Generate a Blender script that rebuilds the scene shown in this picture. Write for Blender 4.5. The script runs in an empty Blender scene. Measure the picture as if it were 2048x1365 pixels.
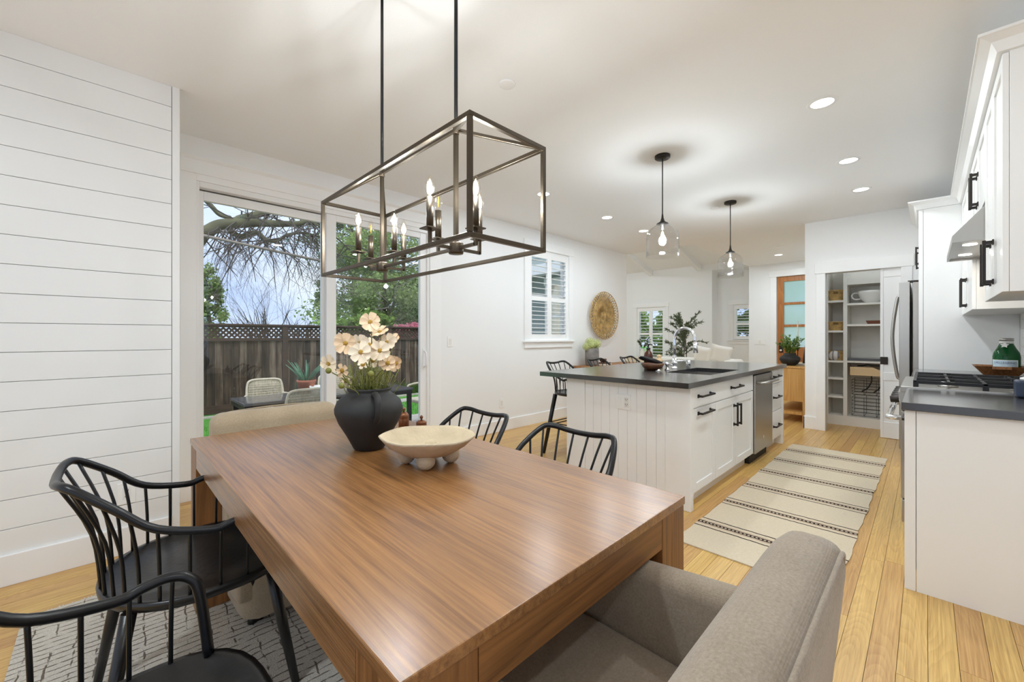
import bpy, bmesh, math, random
from mathutils import Vector, Matrix, Quaternion
R = math.radians
sc = bpy.context.scene
C = sc.collection

# ------------------------------------------------------------------ camera
cam_d = bpy.data.cameras.new('camera')
cam = bpy.data.objects.new('camera', cam_d); C.objects.link(cam)
cam.location = (0, 0, 1.235)
cam.rotation_euler = (R(90), 0, R(-44.8))
cam_d.sensor_fit = 'HORIZONTAL'; cam_d.sensor_width = 36
cam_d.lens = 36 * 822.5 / 2048
cam_d.shift_y = -9.5 / 2048
cam_d.clip_start = 0.02; cam_d.clip_end = 400
sc.camera = cam

# ------------------------------------------------------------------ world: bright overcast sky
w = bpy.data.worlds.new('sky'); sc.world = w; w.use_nodes = True
nt = w.node_tree; nt.nodes.clear()
wo = nt.nodes.new('ShaderNodeOutputWorld'); bg = nt.nodes.new('ShaderNodeBackground')
tc = nt.nodes.new('ShaderNodeTexCoord'); mp = nt.nodes.new('ShaderNodeMapping'); mp.inputs['Scale'].default_value = (1, 1, 2.2)
nz = nt.nodes.new('ShaderNodeTexNoise'); nz.inputs['Scale'].default_value = 2.2; nz.inputs['Detail'].default_value = 5
cr = nt.nodes.new('ShaderNodeValToRGB')
cr.color_ramp.elements[0].position = .38; cr.color_ramp.elements[0].color = (.50, .63, .98, 1)
cr.color_ramp.elements[1].position = .62; cr.color_ramp.elements[1].color = (.80, .87, 1.0, 1)
nt.links.new(tc.outputs['Generated'], mp.inputs['Vector']); nt.links.new(mp.outputs[0], nz.inputs['Vector'])
nt.links.new(nz.outputs['Fac'], cr.inputs['Fac']); nt.links.new(cr.outputs[0], bg.inputs['Color'])
bg.inputs['Strength'].default_value = 1.2
nt.links.new(bg.outputs[0], wo.inputs['Surface'])

# the sun behind thin cloud, high over the house, so the garden side faces are lit softly
sl0 = bpy.data.lights.new('veiled_sun', 'SUN'); sl0.energy = 3.4; sl0.angle = R(50); sl0.color = (1, .97, .93)
sun = bpy.data.objects.new('veiled_sun', sl0); C.objects.link(sun); sun.rotation_euler = (R(33), 0, R(-14))
sc.view_settings.view_transform = 'Standard'; sc.view_settings.look = 'None'
sc.view_settings.gamma = 1.0; sc.view_settings.use_curve_mapping = False
sc.view_settings.exposure = 0.12
sc.cycles.use_denoising = True
sc.cycles.max_bounces = 12; sc.cycles.diffuse_bounces = 9; sc.cycles.glossy_bounces = 4
sc.cycles.transmission_bounces = 8; sc.cycles.transparent_max_bounces = 16
sc.cycles.sample_clamp_indirect = 6.0
sc.cycles.caustics_reflective = False; sc.cycles.caustics_refractive = False

DOWNLIGHT_W = 9.5      # each recessed light
BULB_W = 10.0            # each candle bulb
PENDANT_W = 27.0

# ------------------------------------------------------------------ materials
MATS = {}
def srgb(r, g, b):
    f = lambda v: ((v/255)/12.92 if v/255 <= .04045 else ((v/255+.055)/1.055)**2.4)
    return (f(r), f(g), f(b), 1)
class NT:
    def __init__(s, name):
        s.m = bpy.data.materials.new(name); s.m.use_nodes = True
        s.t = s.m.node_tree; s.t.nodes.clear()
        s.out = s.t.nodes.new('ShaderNodeOutputMaterial')
    def n(s, typ, props=None, **inp):
        nd = s.t.nodes.new('ShaderNode' + typ)
        for k, v in (props or {}).items(): setattr(nd, k, v)
        for k, v in inp.items():
            key = int(k[1:]) if k[0] == '_' and k[1:].isdigit() else k.replace('_', ' ')
            i = nd.inputs[key]
            if hasattr(v, 'links') or isinstance(v, bpy.types.NodeSocket): s.t.links.new(v, i)
            elif isinstance(v, bpy.types.Node): s.t.links.new(v.outputs[0], i)
            else: i.default_value = v
        return nd
    def ramp(s, fac, stops, interp='LINEAR'):
        nd = s.n('ValToRGB', Fac=fac); e = nd.color_ramp.elements; nd.color_ramp.interpolation = interp
        while len(e) < len(stops): e.new(.5)
        for i, (p, c) in enumerate(stops): e[i].position = p; e[i].color = c if len(c) == 4 else (*c, 1)
        return nd.outputs[0]
    def math(s, op, a, b=0.0, c=None):
        nd = s.n('Math', {'operation': op}, _0=a, _1=b)
        if c is not None: nd.inputs[2].default_value = c
        return nd.outputs[0]
    def mix(s, fac, a, b, blend='MIX'):
        nd = s.n('Mix', {'data_type': 'RGBA', 'blend_type': blend}, _0=fac, _6=a, _7=b)
        return nd.outputs[2]
    def coord(s, which='Object', scale=(1, 1, 1), rot=(0, 0, 0), loc=(0, 0, 0)):
        t = s.n('TexCoord')
        return s.n('Mapping', Vector=t.outputs[which], Scale=scale, Rotation=rot, Location=loc).outputs[0]
    def noise(s, vec, scale, detail=3, rough=.5, dist=0):
        return s.n('TexNoise', Vector=vec, Scale=scale, Detail=detail, Roughness=rough, Distortion=dist)
    def bump(s, h, strength=.2, dist=.01, normal=None):
        nd = s.n('Bump', Height=h, Strength=strength, Distance=dist)
        if normal is not None: s.t.links.new(normal, nd.inputs['Normal'])
        return nd.outputs[0]
    def finish(s, key, **p):
        b = s.n('BsdfPrincipled', **p); s.t.links.new(b.outputs[0], s.out.inputs[0]); MATS[key] = s.m; return s.m

def plain(key, col, rough=.5, metal=0.0, bump=0, bscale=80, var=.0, spec=.5, **kw):
    n = NT(key)
    c = n.coord()
    col4 = col if len(col) == 4 else (*col, 1)
    nz = n.noise(c, bscale, 3)
    p = dict(Roughness=rough, Metallic=metal)
    p['Specular_IOR_Level'] = spec
    if var:
        lo = tuple(v * (1 - var) for v in col4[:3]) + (1,)
        p['Base_Color'] = n.ramp(n.noise(c, bscale * .15, 4).outputs[0], [(.3, lo), (.7, col4)])
    else: p['Base_Color'] = col4
    if bump: p['Normal'] = n.bump(nz.outputs[0], bump, .004)
    p.update(kw)
    return n.finish(key, **p)

def wood(key, c1, c2, rough=.4, axis='x', scale=1.0, rings=9, random_off=True, bump=.12, tint=.0, spec=.5, contrast=1.0, coat=0.0, ringmix=.5, ringcoat=.22, stretch=1.0):
    n = NT(key)
    t = n.n('TexCoord'); oi = n.n('ObjectInfo')
    off = n.n('CombineXYZ', X=n.math('MULTIPLY', oi.outputs['Random'], 37.0), Y=n.math('MULTIPLY', oi.outputs['Random'], 91.0), Z=n.math('MULTIPLY', oi.outputs['Random'], 13.0))
    v = n.n('VectorMath', {'operation': 'ADD'}, _0=t.outputs['Object'], _1=off.outputs[0]).outputs[0] if random_off else t.outputs['Object']
    q = .55 * stretch; s1 = {'x': (q, 5, 5), 'y': (5, q, 5), 'z': (5, 5, q)}[axis]
    s2 = {'x': (2.0, 90, 90), 'y': (90, 2.0, 90), 'z': (90, 90, 2.0)}[axis]
    m1 = n.n('Mapping', Vector=v, Scale=tuple(a * scale for a in s1)).outputs[0]
    m2 = n.n('Mapping', Vector=v, Scale=tuple(a * scale for a in s2)).outputs[0]
    big = n.noise(m1, .75, 1.5, .4, .3).outputs[0]
    ring = n.math('FRACT', n.math('MULTIPLY', big, rings * 2.0))
    ring = n.ramp(ring, [(0, (.0,)*3), (.62, (.75,)*3), (.9, (1,)*3), (1, (0.1,)*3)])
    fib = n.noise(m2, 1.0, 4, .65).outputs[0]
    fibr = n.ramp(fib, [(.35, (0,)*3), (.65, (1,)*3)])
    f = n.mix(1 - ringmix, ring, fibr)
    f2 = n.mix(.45, f, big)
    col = n.ramp(f2, [(.5 - .32/contrast, (*c1[:3], 1)), (.5 + .3/contrast, (*c2[:3], 1))])
    if tint:
        dark = n.n('HueSaturation', Color=col, Hue=n.math('ADD', n.math('MULTIPLY', oi.outputs['Random'], .016), .492), Value=n.math('ADD', n.math('MULTIPLY', oi.outputs['Random'], tint * 2), 1 - tint))
        col = dark.outputs[0]
    nb = n.bump(fibr, bump, .002)
    rr = n.math('ADD', n.math('MULTIPLY', f, .12), rough - .06)
    return n.finish(key, Base_Color=col, Roughness=rr, Normal=nb, Specular_IOR_Level=spec, Coat_Weight=coat, Coat_Roughness=.27, Coat_IOR=1.5)

def leaf_mat(key, col, tr=.45):
    n = NT(key); c = n.coord(); lo = tuple(v * .55 for v in col)
    cc = n.ramp(n.noise(c, 1.2, 4, .6).outputs[0], [(.3, (*lo, 1)), (.7, (*col, 1))])
    d = n.n('BsdfDiffuse', Color=cc); t = n.n('BsdfTranslucent', Color=cc); m = n.n('MixShader', Fac=tr, _1=d.outputs[0], _2=t.outputs[0])
    n.t.links.new(m.outputs[0], n.out.inputs[0]); MATS[key] = n.m
def thin_glass(key, tint=(1, 1, 1), refl=.06, rough=0.0, haze=0.0, hazecol=(1, 1, 1)):
    n = NT(key)
    tr = n.n('BsdfTransparent', Color=(*tint, 1)); gl = n.n('BsdfGlossy', Roughness=rough)
    lw = n.n('LayerWeight', Blend=.5)                      # Schlick reflectance, the same from either side of the pane
    fc = n.math('ADD', n.math('MULTIPLY', n.math('POWER', lw.outputs['Facing'], 5.0), 1 - refl), refl * .6)
    sh = n.n('MixShader', Fac=fc, _1=tr.outputs[0], _2=gl.outputs[0])
    out = sh
    if haze:
        df = n.n('BsdfTranslucent', Color=(*hazecol, 1)); out = n.n('MixShader', Fac=haze, _1=sh.outputs[0], _2=df.outputs[0])
    n.t.links.new(out.outputs[0], n.out.inputs[0]); MATS[key] = n.m; return n.m

def emit(key, col, strength):
    n = NT(key); e = n.n('Emission', Color=(*col, 1), Strength=strength)
    n.t.links.new(e.outputs[0], n.out.inputs[0]); MATS[key] = n.m; return n.m

plain('wall', (.875, .878, .875), .65, bump=.05, bscale=220)
plain('ceiling', (.915, .925, .935), .8, bump=.12, bscale=160)
plain('trim', (.90, .902, .90), .35)
plain('shiplap', (.845, .848, .84), .38, bump=.02, bscale=40)
plain('gap_dark', (.45, .44, .42), .8)
plain('cabinet', (.88, .88, .87), .33)
plain('vinyl', (.86, .86, .86), .3)
plain('track_dark', (.09, .085, .08), .6)
plain('shutter', (.90, .90, .89), .4)
plain('siding', (.33, .38, .37), .7)
plain('black_metal', (.012, .012, .013), .32, .3, bump=.03, bscale=300)
plain('black_wood', (.011, .010, .010), .30, bump=.15, bscale=60, var=.4)
plain('black_hardware', (.035, .030, .027), .42, .7)
plain('bronze', (.085, .066, .046), .36, .85, bump=.05, bscale=200)
plain('stone_black', (.020, .019, .019), .34, bump=.02, bscale=400, var=.3, Coat_Weight=1.0, Coat_Roughness=.16, Coat_IOR=1.7)
plain('steel', (.46, .445, .42), .33, 1.0)
plain('steel_dark', (.42, .39, .36), .33, 1.0)
plain('chrome', (.85, .86, .88), .06, 1.0)
plain('iron', (.02, .02, .022), .5, .3, bump=.1, bscale=200)
plain('vase_black', (.022, .021, .020), .62, bump=.12, bscale=90, var=.4)
plain('paper_mache', (.60, .49, .335), .95, bump=1.0, bscale=70, var=.22)
plain('sink_steel', (.34, .32, .30), .42, 1.0)
plain('dark_void', (.03, .03, .03), .9)
plain('rubber', (.02, .02, .02), .7)
plain('white_ceramic', (.83, .82, .79), .25)
plain('sofa_white', (.84, .82, .77), .9, bump=.2, bscale=200)
plain('cream', (.78, .72, .60), .7)
plain('plate_white', (.88, .88, .86), .35)
plain('concrete', (.46, .43, .39), .85, bump=.3, bscale=60, var=.2)
plain('terracotta', (.46, .16, .10), .8, bump=.1, bscale=60, var=.2)
plain('wicker', (.60, .54, .42), .8, bump=.6, bscale=150, var=.25)
plain('patio_table', (.10, .10, .105), .12)
plain('leaf_olive', (.13, .17, .085), .6)
leaf_mat('leaf_green', (.20, .42, .09))
leaf_mat('leaf_dark', (.20, .30, .10))
leaf_mat('leaf_mid', (.34, .52, .14))
leaf_mat('leaf_cedar', (.34, .45, .17))
plain('leaf_aloe', (.09, .21, .13), .5)
leaf_mat('pink_bloom', (.85, .32, .44))
plain('bark', (.115, .115, .06), .95, bump=1.0, bscale=24, var=.5)
plain('twig', (.07, .06, .055), .9)
plain('twig_pale', (.25, .22, .19), .9)
plain('stem_green', (.19, .20, .04), .6)
plain('petal', (.80, .60, .39), .6, var=.16, bscale=40)
plain('petal_pale', (.82, .70, .53), .6, var=.1, bscale=40)
plain('flower_core', (.42, .25, .03), .7, bump=.8, bscale=400)
plain('hydrangea', (.68, .74, .32), .7, var=.35, bscale=60)
plain('stone_pot', (.34, .31, .29), .8, bump=.5, bscale=40, var=.6)
plain('amber_glass', (.075, .018, .008), .12)
plain('label_cream', (.76, .66, .48), .7)
plain('cloth_black', (.014, .013, .014), .9, bump=.5, bscale=120)
plain('candle', (.86, .82, .68), .5)
plain('basket', (.72, .47, .18), .75, bump=1.0, bscale=120, var=.55)
plain('brown_tray', (.16, .05, .022), .5)
plain('navy', (.030, .045, .085), .4)
plain('copper', (.20, .075, .032), .33, .55)
plain('wire', (.10, .085, .07), .4, .8)
plain('maple', (.70, .50, .27), .5)
plain('towel', (.74, .70, .66), .9)
plain('cable', (.02, .02, .02), .5)
plain('pantry_paint', (.80, .775, .72), .5)
wood('oak_floor', srgb(176, 130, 70), srgb(226, 187, 118), .34, 'x', 1.7, 13, tint=.10, bump=.05, contrast=.85, ringmix=.27)
wood('table_wood', srgb(106, 67, 33), srgb(172, 122, 72), .42, 'y', 1.3, 6, random_off=False, bump=.45, contrast=.95, spec=.12, coat=1.0, ringmix=.30, stretch=.55)
wood('table_wood_x', srgb(96, 60, 28), srgb(156, 106, 58), .42, 'x', 1.1, 6, random_off=False, bump=.2)
wood('table_wood_z', srgb(96, 60, 28), srgb(156, 106, 58), .42, 'z', 1.1, 6, bump=.2)
wood('oak_honey', srgb(176, 128, 66), srgb(214, 168, 100), .45, 'z', 1.2, 5, bump=.05)
wood('door_wood', srgb(150, 88, 36), srgb(196, 130, 66), .4, 'z', 1.2, 5, bump=.05)
wood('console_wood', srgb(120, 76, 40), srgb(176, 124, 74), .5, 'x', 1.2, 5, bump=.05)
wood('tray_wood', srgb(90, 52, 26), srgb(160, 108, 62), .5, 'x', 3, 5, bump=.1)
wood('bowl_wood', srgb(62, 34, 18), srgb(120, 76, 42), .35, 'x', 4, 6, bump=.05)
def fence_mat():
    n = NT('fence_wood'); t = n.n('TexCoord'); oi = n.n('ObjectInfo')
    v = n.n('VectorMath', {'operation': 'ADD'}, _0=t.outputs['Object'], _1=n.n('CombineXYZ', X=n.math('MULTIPLY', oi.outputs['Random'], 53.0), Z=n.math('MULTIPLY', oi.outputs['Random'], 31.0)).outputs[0]).outputs[0]
    fib = n.noise(n.n('Mapping', Vector=v, Scale=(70, 70, 1.6)).outputs[0], 1.0, 4, .65).outputs[0]
    st = n.noise(n.n('Mapping', Vector=v, Scale=(9, 9, 1.3)).outputs[0], 1.0, 3, .55).outputs[0]            # weather stains
    f = n.math('ADD', n.math('MULTIPLY', fib, .35), n.math('ADD', n.math('MULTIPLY', st, .75), n.math('MULTIPLY', oi.outputs['Random'], .22)))
    col = n.ramp(f, [(.45, (.026, .022, .021, 1)), (.66, (.085, .060, .046, 1)), (.86, (.26, .20, .16, 1))])
    n.finish('fence_wood', Base_Color=col, Roughness=.95, Specular_IOR_Level=.2, Normal=n.bump(fib, .4, .003))
fence_mat()
wood('fence_trim', (.035, .020, .015), (.085, .052, .038), .9, 'x', .9, 3, bump=.3)
thin_glass('window_glass', (.97, .99, .98))
thin_glass('pendant_glass', (.97, .97, .97))
thin_glass('bulb_glass', (1, .98, .94))
thin_glass('obscure_glass', (.85, .94, .94), rough=.25, haze=.75, hazecol=(.80, .885, .88))
thin_glass('bottle_glass_clear', (.78, .9, .86))
emit('downlight', (1, .97, .91), 9.0)
emit('filament', (1, .86, .62), 55.0)
emit('filament_cool', (1, .97, .93), 40.0)
emit('hood_light', (1, .94, .84), 8.0)
emit('garden_bulb', (1, .98, .95), 6.0)

def green_glass():
    n = NT('green_glass'); c = n.coord()
    n.finish('green_glass', Base_Color=(.004, .10, .022, 1), Roughness=.06, Transmission_Weight=.35, IOR=1.4)
green_glass()

def fabric(key, c1, c2, sc_=420, rough=.95, bump=.5):
    n = NT(key); c = n.coord()
    wv = n.n('TexWave', {'wave_type': 'BANDS', 'bands_direction': 'X'}, Vector=c, Scale=sc_ * .32, Distortion=1.5, Detail=1)
    wv2 = n.n('TexWave', {'wave_type': 'BANDS', 'bands_direction': 'Z'}, Vector=c, Scale=sc_ * .32, Distortion=1.5, Detail=1)
    h = n.math('ADD', wv.outputs[1], wv2.outputs[1])
    nz = n.noise(c, sc_ * .5, 2, .7).outputs[0]
    nb = n.noise(c, 9, 3).outputs[0]
    col = n.ramp(n.mix(.3, nz, nb), [(.32, c1), (.68, c2)])
    n.finish(key, Base_Color=col, Roughness=rough, Normal=n.bump(h, bump * .4, .002), Sheen_Weight=.25, Specular_IOR_Level=.2)
fabric('linen_grey', (.25, .20, .145, 1), (.375, .305, .235, 1))
fabric('linen_tan', (.34, .26, .165, 1), (.47, .375, .26, 1))

def grass_mat():
    n = NT('grass'); c = n.coord()
    col = n.ramp(n.noise(c, 30, 5, .7).outputs[0], [(.3, (.045, .20, .02, 1)), (.7, (.12, .42, .05, 1))])
    n.finish('grass', Base_Color=col, Roughness=.9, Normal=n.bump(n.noise(c, 120, 3).outputs[0], .8, .02))
grass_mat()

def dining_rug_mat():
    n = NT('rug_grid'); c0 = n.coord('Object', (1, 1, 1), (0, 0, R(3)))
    nd = n.noise(c0, 12, 3).outputs['Color']
    c = n.n('VectorMath', {'operation': 'ADD'}, _0=c0, _1=n.n('VectorMath', {'operation': 'SCALE'}, _0=nd, Scale=.03).outputs[0]).outputs[0]
    s_ = n.n('SeparateXYZ', Vector=c)
    def line(sock, period, wd):                                    # thin woven lines
        u = n.math('FRACT', n.math('DIVIDE', sock, period)); return n.math('LESS_THAN', n.math('ABSOLUTE', n.math('SUBTRACT', u, .5)), wd / period / 2)
    brk = n.ramp(n.noise(n.coord('Object', (9, 40, 1)), 2.2, 2).outputs[0], [(.40, (0,)*3), (.50, (1,)*3)])
    brk2 = n.ramp(n.noise(n.coord('Object', (30, 9, 1)), 2.0, 2).outputs[0], [(.47, (0,)*3), (.55, (1,)*3)])
    la = n.math('MULTIPLY', line(s_.outputs[1], .034, .0058), brk); lb = n.math('MULTIPLY', line(s_.outputs[0], .068, .0062), brk2)
    fz = n.noise(c0, 170, 3, .7).outputs[0]
    base = n.ramp(fz, [(.3, (.56, .51, .43, 1)), (.7, (.76, .71, .63, 1))])
    col = n.mix(n.math('MULTIPLY', n.math('MAXIMUM', la, lb), .85), base, (.10, .070, .050, 1))
    h = n.math('SUBTRACT', fz, n.math('MAXIMUM', la, lb))
    n.finish('rug_grid', Base_Color=col, Roughness=1, Specular_IOR_Level=.1, Normal=n.bump(h, .7, .008))
dining_rug_mat()

def runner_mat(period, x_first):
    n = NT('rug_stripe'); c = n.coord()
    nd = n.noise(n.coord('Object', (1.5, 6, 1)), 5, 2).outputs[0]
    sx = n.n('SeparateXYZ', Vector=c)
    x = n.math('ADD', sx.outputs[0], n.math('MULTIPLY', n.math('SUBTRACT', nd, .5), .014))
    u = n.math('FRACT', n.math('ADD', n.math('DIVIDE', n.math('SUBTRACT', x, x_first), period), .5))     # stripe centre at .5
    d = n.math('MULTIPLY', n.math('ABSOLUTE', n.math('SUBTRACT', u, .5)), period)                        # metres from the stripe centre
    thick = n.math('LESS_THAN', d, .017)
    thin = n.math('LESS_THAN', n.math('ABSOLUTE', n.math('SUBTRACT', d, .066)), .0058)
    dash = n.math('MULTIPLY', n.math('LESS_THAN', n.math('FRACT', n.math('DIVIDE', sx.outputs[1], .022)), .55), n.math('LESS_THAN', d, .006))
    dark = n.math('SUBTRACT', n.math('MAXIMUM', thick, thin), dash)
    pink = n.math('LESS_THAN', n.math('ABSOLUTE', n.math('SUBTRACT', d, .026)), .008)
    fz = n.noise(n.coord('Object', (40, 6, 40)), 8, 4, .7).outputs[0]
    base = n.ramp(fz, [(.3, (.60, .51, .375, 1)), (.7, (.75, .66, .51, 1))])
    col = n.mix(n.math('MULTIPLY', pink, .5), base, (.42, .27, .20, 1))
    col = n.mix(dark, col, (.050, .032, .024, 1))
    n.finish('rug_stripe', Base_Color=col, Roughness=1, Specular_IOR_Level=.1, Normal=n.bump(fz, .5, .004))
# ------------------------------------------------------------------ mesh helpers
def V(*a): return Vector(a)
class MB:
    """collects shapes (world coordinates, or local ones for a thing built at the origin) into one mesh"""
    def __init__(s): s.v = []; s.f = []; s.sm = []
    def add(s, vs, fs, smooth=False):
        o = len(s.v); s.v += [tuple(p) for p in vs]; s.f += [tuple(i + o for i in f) for f in fs]; s.sm += [smooth] * len(fs); return s
    def box(s, x0, x1, y0, y1, z0, z1, rz=0, piv=None):
        vs = [V(x, y, z) for z in (z0, z1) for (x, y) in ((x0, y0), (x1, y0), (x1, y1), (x0, y1))]
        if rz:
            p = V(*(piv or ((x0 + x1) / 2, (y0 + y1) / 2, 0))); q = Matrix.Rotation(rz, 3, 'Z'); vs = [q @ (v - p) + p for v in vs]
        return s.add(vs, [(0, 3, 2, 1), (4, 5, 6, 7), (0, 1, 5, 4), (1, 2, 6, 5), (2, 3, 7, 6), (3, 0, 4, 7)])
    def bar(s, a, b, w, h, up=(0, 0, 1)):
        a, b = V(*a), V(*b); d = (b - a).normalized(); up = V(*up)
        if abs(d.dot(up)) > .99: up = V(1, 0, 0)
        r = d.cross(up).normalized(); u = r.cross(d)
        vs = [p + r * (i * w / 2) + u * (j * h / 2) for p in (a, b) for (i, j) in ((-1, -1), (1, -1), (1, 1), (-1, 1))]
        return s.add(vs, [(0, 3, 2, 1), (4, 5, 6, 7), (0, 1, 5, 4), (1, 2, 6, 5), (2, 3, 7, 6), (3, 0, 4, 7)])
    def tube(s, pts, r, n=8, closed=False, cap=True):
        pts = [V(*p) for p in pts]; m = len(pts)
        rs = r if isinstance(r, (list, tuple)) else [r] * m
        ts = []
        for i in range(m):
            a = pts[(i - 1) % m] if closed or i > 0 else pts[i]; b = pts[(i + 1) % m] if closed or i < m - 1 else pts[i]
            ts.append((b - a).normalized())
        u = V(0, 0, 1) if abs(ts[0].z) < .9 else V(1, 0, 0)
        u = (u - ts[0] * u.dot(ts[0])).normalized(); vs = []
        for i in range(m):
            u = (u - ts[i] * u.dot(ts[i])); u = u.normalized() if u.length > 1e-6 else V(1, 0, 0)
            w_ = ts[i].cross(u)
            vs += [pts[i] + (u * math.cos(2 * math.pi * k / n) + w_ * math.sin(2 * math.pi * k / n)) * rs[i] for k in range(n)]
        fs = []
        for i in range(m if closed else m - 1):
            j = (i + 1) % m
            fs += [(i * n + k, i * n + (k + 1) % n, j * n + (k + 1) % n, j * n + k) for k in range(n)]
        s.add(vs, fs, True)
        if cap and not closed:
            o = len(s.v) - len(vs)
            s.f += [tuple(o + k for k in reversed(range(n))), tuple(o + (m - 1) * n + k for k in range(n))]; s.sm += [False, False]
        return s
    def cyl(s, a, b, r0, r1=None, n=16): return s.tube([a, b], [r0, r0 if r1 is None else r1], n)
    def lathe(s, prof, c=(0, 0, 0), n=32, sx=1, sy=1, jitter=None):
        """prof: (radius, z) pairs from bottom to top, radius 0 closes"""
        vs = []; rows = []
        for k, (r, z) in enumerate(prof):
            if r <= 1e-6: rows.append([len(vs)]); vs.append(V(c[0], c[1], c[2] + z)); continue
            row = []
            for i in range(n):
                a = 2 * math.pi * i / n; j = jitter(k, a) if jitter else 1
                row.append(len(vs)); vs.append(V(c[0] + r * sx * math.cos(a) * j, c[1] + r * sy * math.sin(a) * j, c[2] + z))
            rows.append(row)
        fs = []
        for a, b in zip(rows, rows[1:]):
            if len(a) == 1 and len(b) == 1: continue
            for i in range(n):
                j = (i + 1) % n
                if len(a) == 1: fs.append((a[0], b[j], b[i]))
                elif len(b) == 1: fs.append((a[i], a[j], b[0]))
                else: fs.append((a[i], a[j], b[j], b[i]))
        return s.add(vs, fs, True)
    def ball(s, c, r, n=12, m=8, sz=1):
        return s.lathe([(r * math.sin(math.pi * k / m), -r * sz * math.cos(math.pi * k / m)) for k in range(m + 1)], c, n)
    def prism(s, poly, axis, a0, a1, smooth=False):
        """poly: 2D outline, extruded along axis from a0 to a1 (x: (y,z), y: (x,z), z: (x,y))"""
        def P(p, a): return {'x': (a, p[0], p[1]), 'y': (p[0], a, p[1]), 'z': (p[0], p[1], a)}[axis]
        n = len(poly); vs = [P(p, a0) for p in poly] + [P(p, a1) for p in poly]
        fs = [tuple(range(n)), tuple(reversed(range(n, 2 * n)))]
        s.add(vs, fs); o = len(s.v) - 2 * n
        for i in range(n):
            s.f.append((o + i, o + n + i, o + n + (i + 1) % n, o + (i + 1) % n)); s.sm.append(smooth)
        return s
    def build(s, name, mat, parent=None, bevel=0, seg=2, fix=True):
        me = bpy.data.meshes.new(name)
        off = origin(parent) if parent is not None else V(0, 0, 0)
        if parent is None and s.v:
            xs = [p[0] for p in s.v]; ys = [p[1] for p in s.v]; zs = [p[2] for p in s.v]
            loc = V((min(xs) + max(xs)) / 2, (min(ys) + max(ys)) / 2, min(zs)); off = loc
        me.from_pydata([(p[0] - off.x, p[1] - off.y, p[2] - off.z) for p in s.v], [], s.f)
        me.polygons.foreach_set('use_smooth', s.sm)
        if fix and len(s.f) < 60000:
            bm = bmesh.new(); bm.from_mesh(me); bmesh.ops.recalc_face_normals(bm, faces=bm.faces); bm.to_mesh(me); bm.free()
        me.update()
        for m in (mat if isinstance(mat, (list, tuple)) else [mat]): me.materials.append(MATS[m])
        o = bpy.data.objects.new(name, me); C.objects.link(o)
        if parent is not None: o.parent = parent
        else: o.location = off
        if bevel:
            b = o.modifiers.new('bevel', 'BEVEL'); b.width = bevel; b.segments = seg; b.limit_method = 'ANGLE'; b.angle_limit = R(40); b.harden_normals = False
        return o
def origin(o):
    v = V(0, 0, 0)
    while o is not None: v += o.location; o = o.parent
    return v
def tag(o, label, cat, group=None, kind=None):
    o['label'] = label; o['category'] = cat
    if group: o['group'] = group
    if kind: o['kind'] = kind
    return o
def struct(o): o['kind'] = 'structure'; return o
def thing(name, label, cat, loc=(0, 0, 0), group=None):
    o = bpy.data.objects.new(name, None); C.objects.link(o); o.location = loc; o.empty_display_size = .1
    return tag(o, label, cat, group)
def copy_tree(o, parent=None):
    c = o.copy(); C.objects.link(c); c.parent = parent
    for ch in list(o.children): copy_tree(ch, c)
    return c
def share(name, src, parent, loc, rot=(0, 0, 0), scale=(1, 1, 1)):
    o = bpy.data.objects.new(name, src.data); C.objects.link(o); o.parent = parent
    o.location = loc; o.rotation_euler = rot; o.scale = scale
    for m in src.modifiers:
        if m.type == 'BEVEL':
            b = o.modifiers.new('bevel', 'BEVEL'); b.width = m.width; b.segments = m.segments; b.limit_method = 'ANGLE'
    return o
def spline(pts, n=6, closed=False):
    pts = [V(*p) for p in pts]; out = []; m = len(pts)
    for i in range(m if closed else m - 1):
        p0 = pts[(i - 1) % m] if closed or i > 0 else pts[i]; p1 = pts[i]; p2 = pts[(i + 1) % m]
        p3 = pts[(i + 2) % m] if closed or i < m - 2 else pts[i + 1]
        for k in range(n):
            t = k / n
            out.append(.5 * ((2 * p1) + (p2 - p0) * t + (2 * p0 - 5 * p1 + 4 * p2 - p3) * t * t + (3 * p1 - p0 - 3 * p2 + p3) * t ** 3))
    if not closed: out.append(pts[-1])
    return out
def ray_y(px, py, y):      # the point of the plane y = const that the photograph shows at a pixel (used to measure the garden)
    r = (px - 1024) / 822.5; s_, c_ = math.sin(R(45.2)), math.cos(R(45.2)); d = V(r * s_ + c_, -r * c_ + s_, (673 - py) / 822.5)
    return d * (y / d.y) + V(0, 0, 1.235)
def ray_x(px, py, x):
    r = (px - 1024) / 822.5; s_, c_ = math.sin(R(45.2)), math.cos(R(45.2)); d = V(r * s_ + c_, -r * c_ + s_, (673 - py) / 822.5)
    return d * (x / d.x) + V(0, 0, 1.235)
def screen_x(p):
    s_, c_ = math.sin(R(45.2)), math.cos(R(45.2)); return (p[0] * s_ - p[1] * c_) / (p[0] * c_ + p[1] * s_)
def lamp(name, typ, loc, watt, col=(.86, .94, 1.0), size=.1, parent=None, rot=(0, 0, 0), spread=None):
    l = bpy.data.lights.new(name, typ); l.energy = watt; l.color = col
    if typ == 'AREA':
        l.shape = 'DISK'; l.size = size
        if spread: l.spread = spread
    else: l.shadow_soft_size = size
    o = bpy.data.objects.new(name, l); C.objects.link(o)
    if parent is not None: o.parent = parent; o.location = V(*loc) - origin(parent)
    else: o.location = loc
    o.rotation_euler = rot
    return o
ORD = ['first', 'second', 'third', 'fourth', 'fifth', 'sixth', 'seventh', 'eighth', 'ninth', 'tenth', 'eleventh', 'twelfth', 'thirteenth', 'fourteenth', 'fifteenth', 'sixteenth', 'seventeenth', 'eighteenth', 'nineteenth', 'twentieth']
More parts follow.
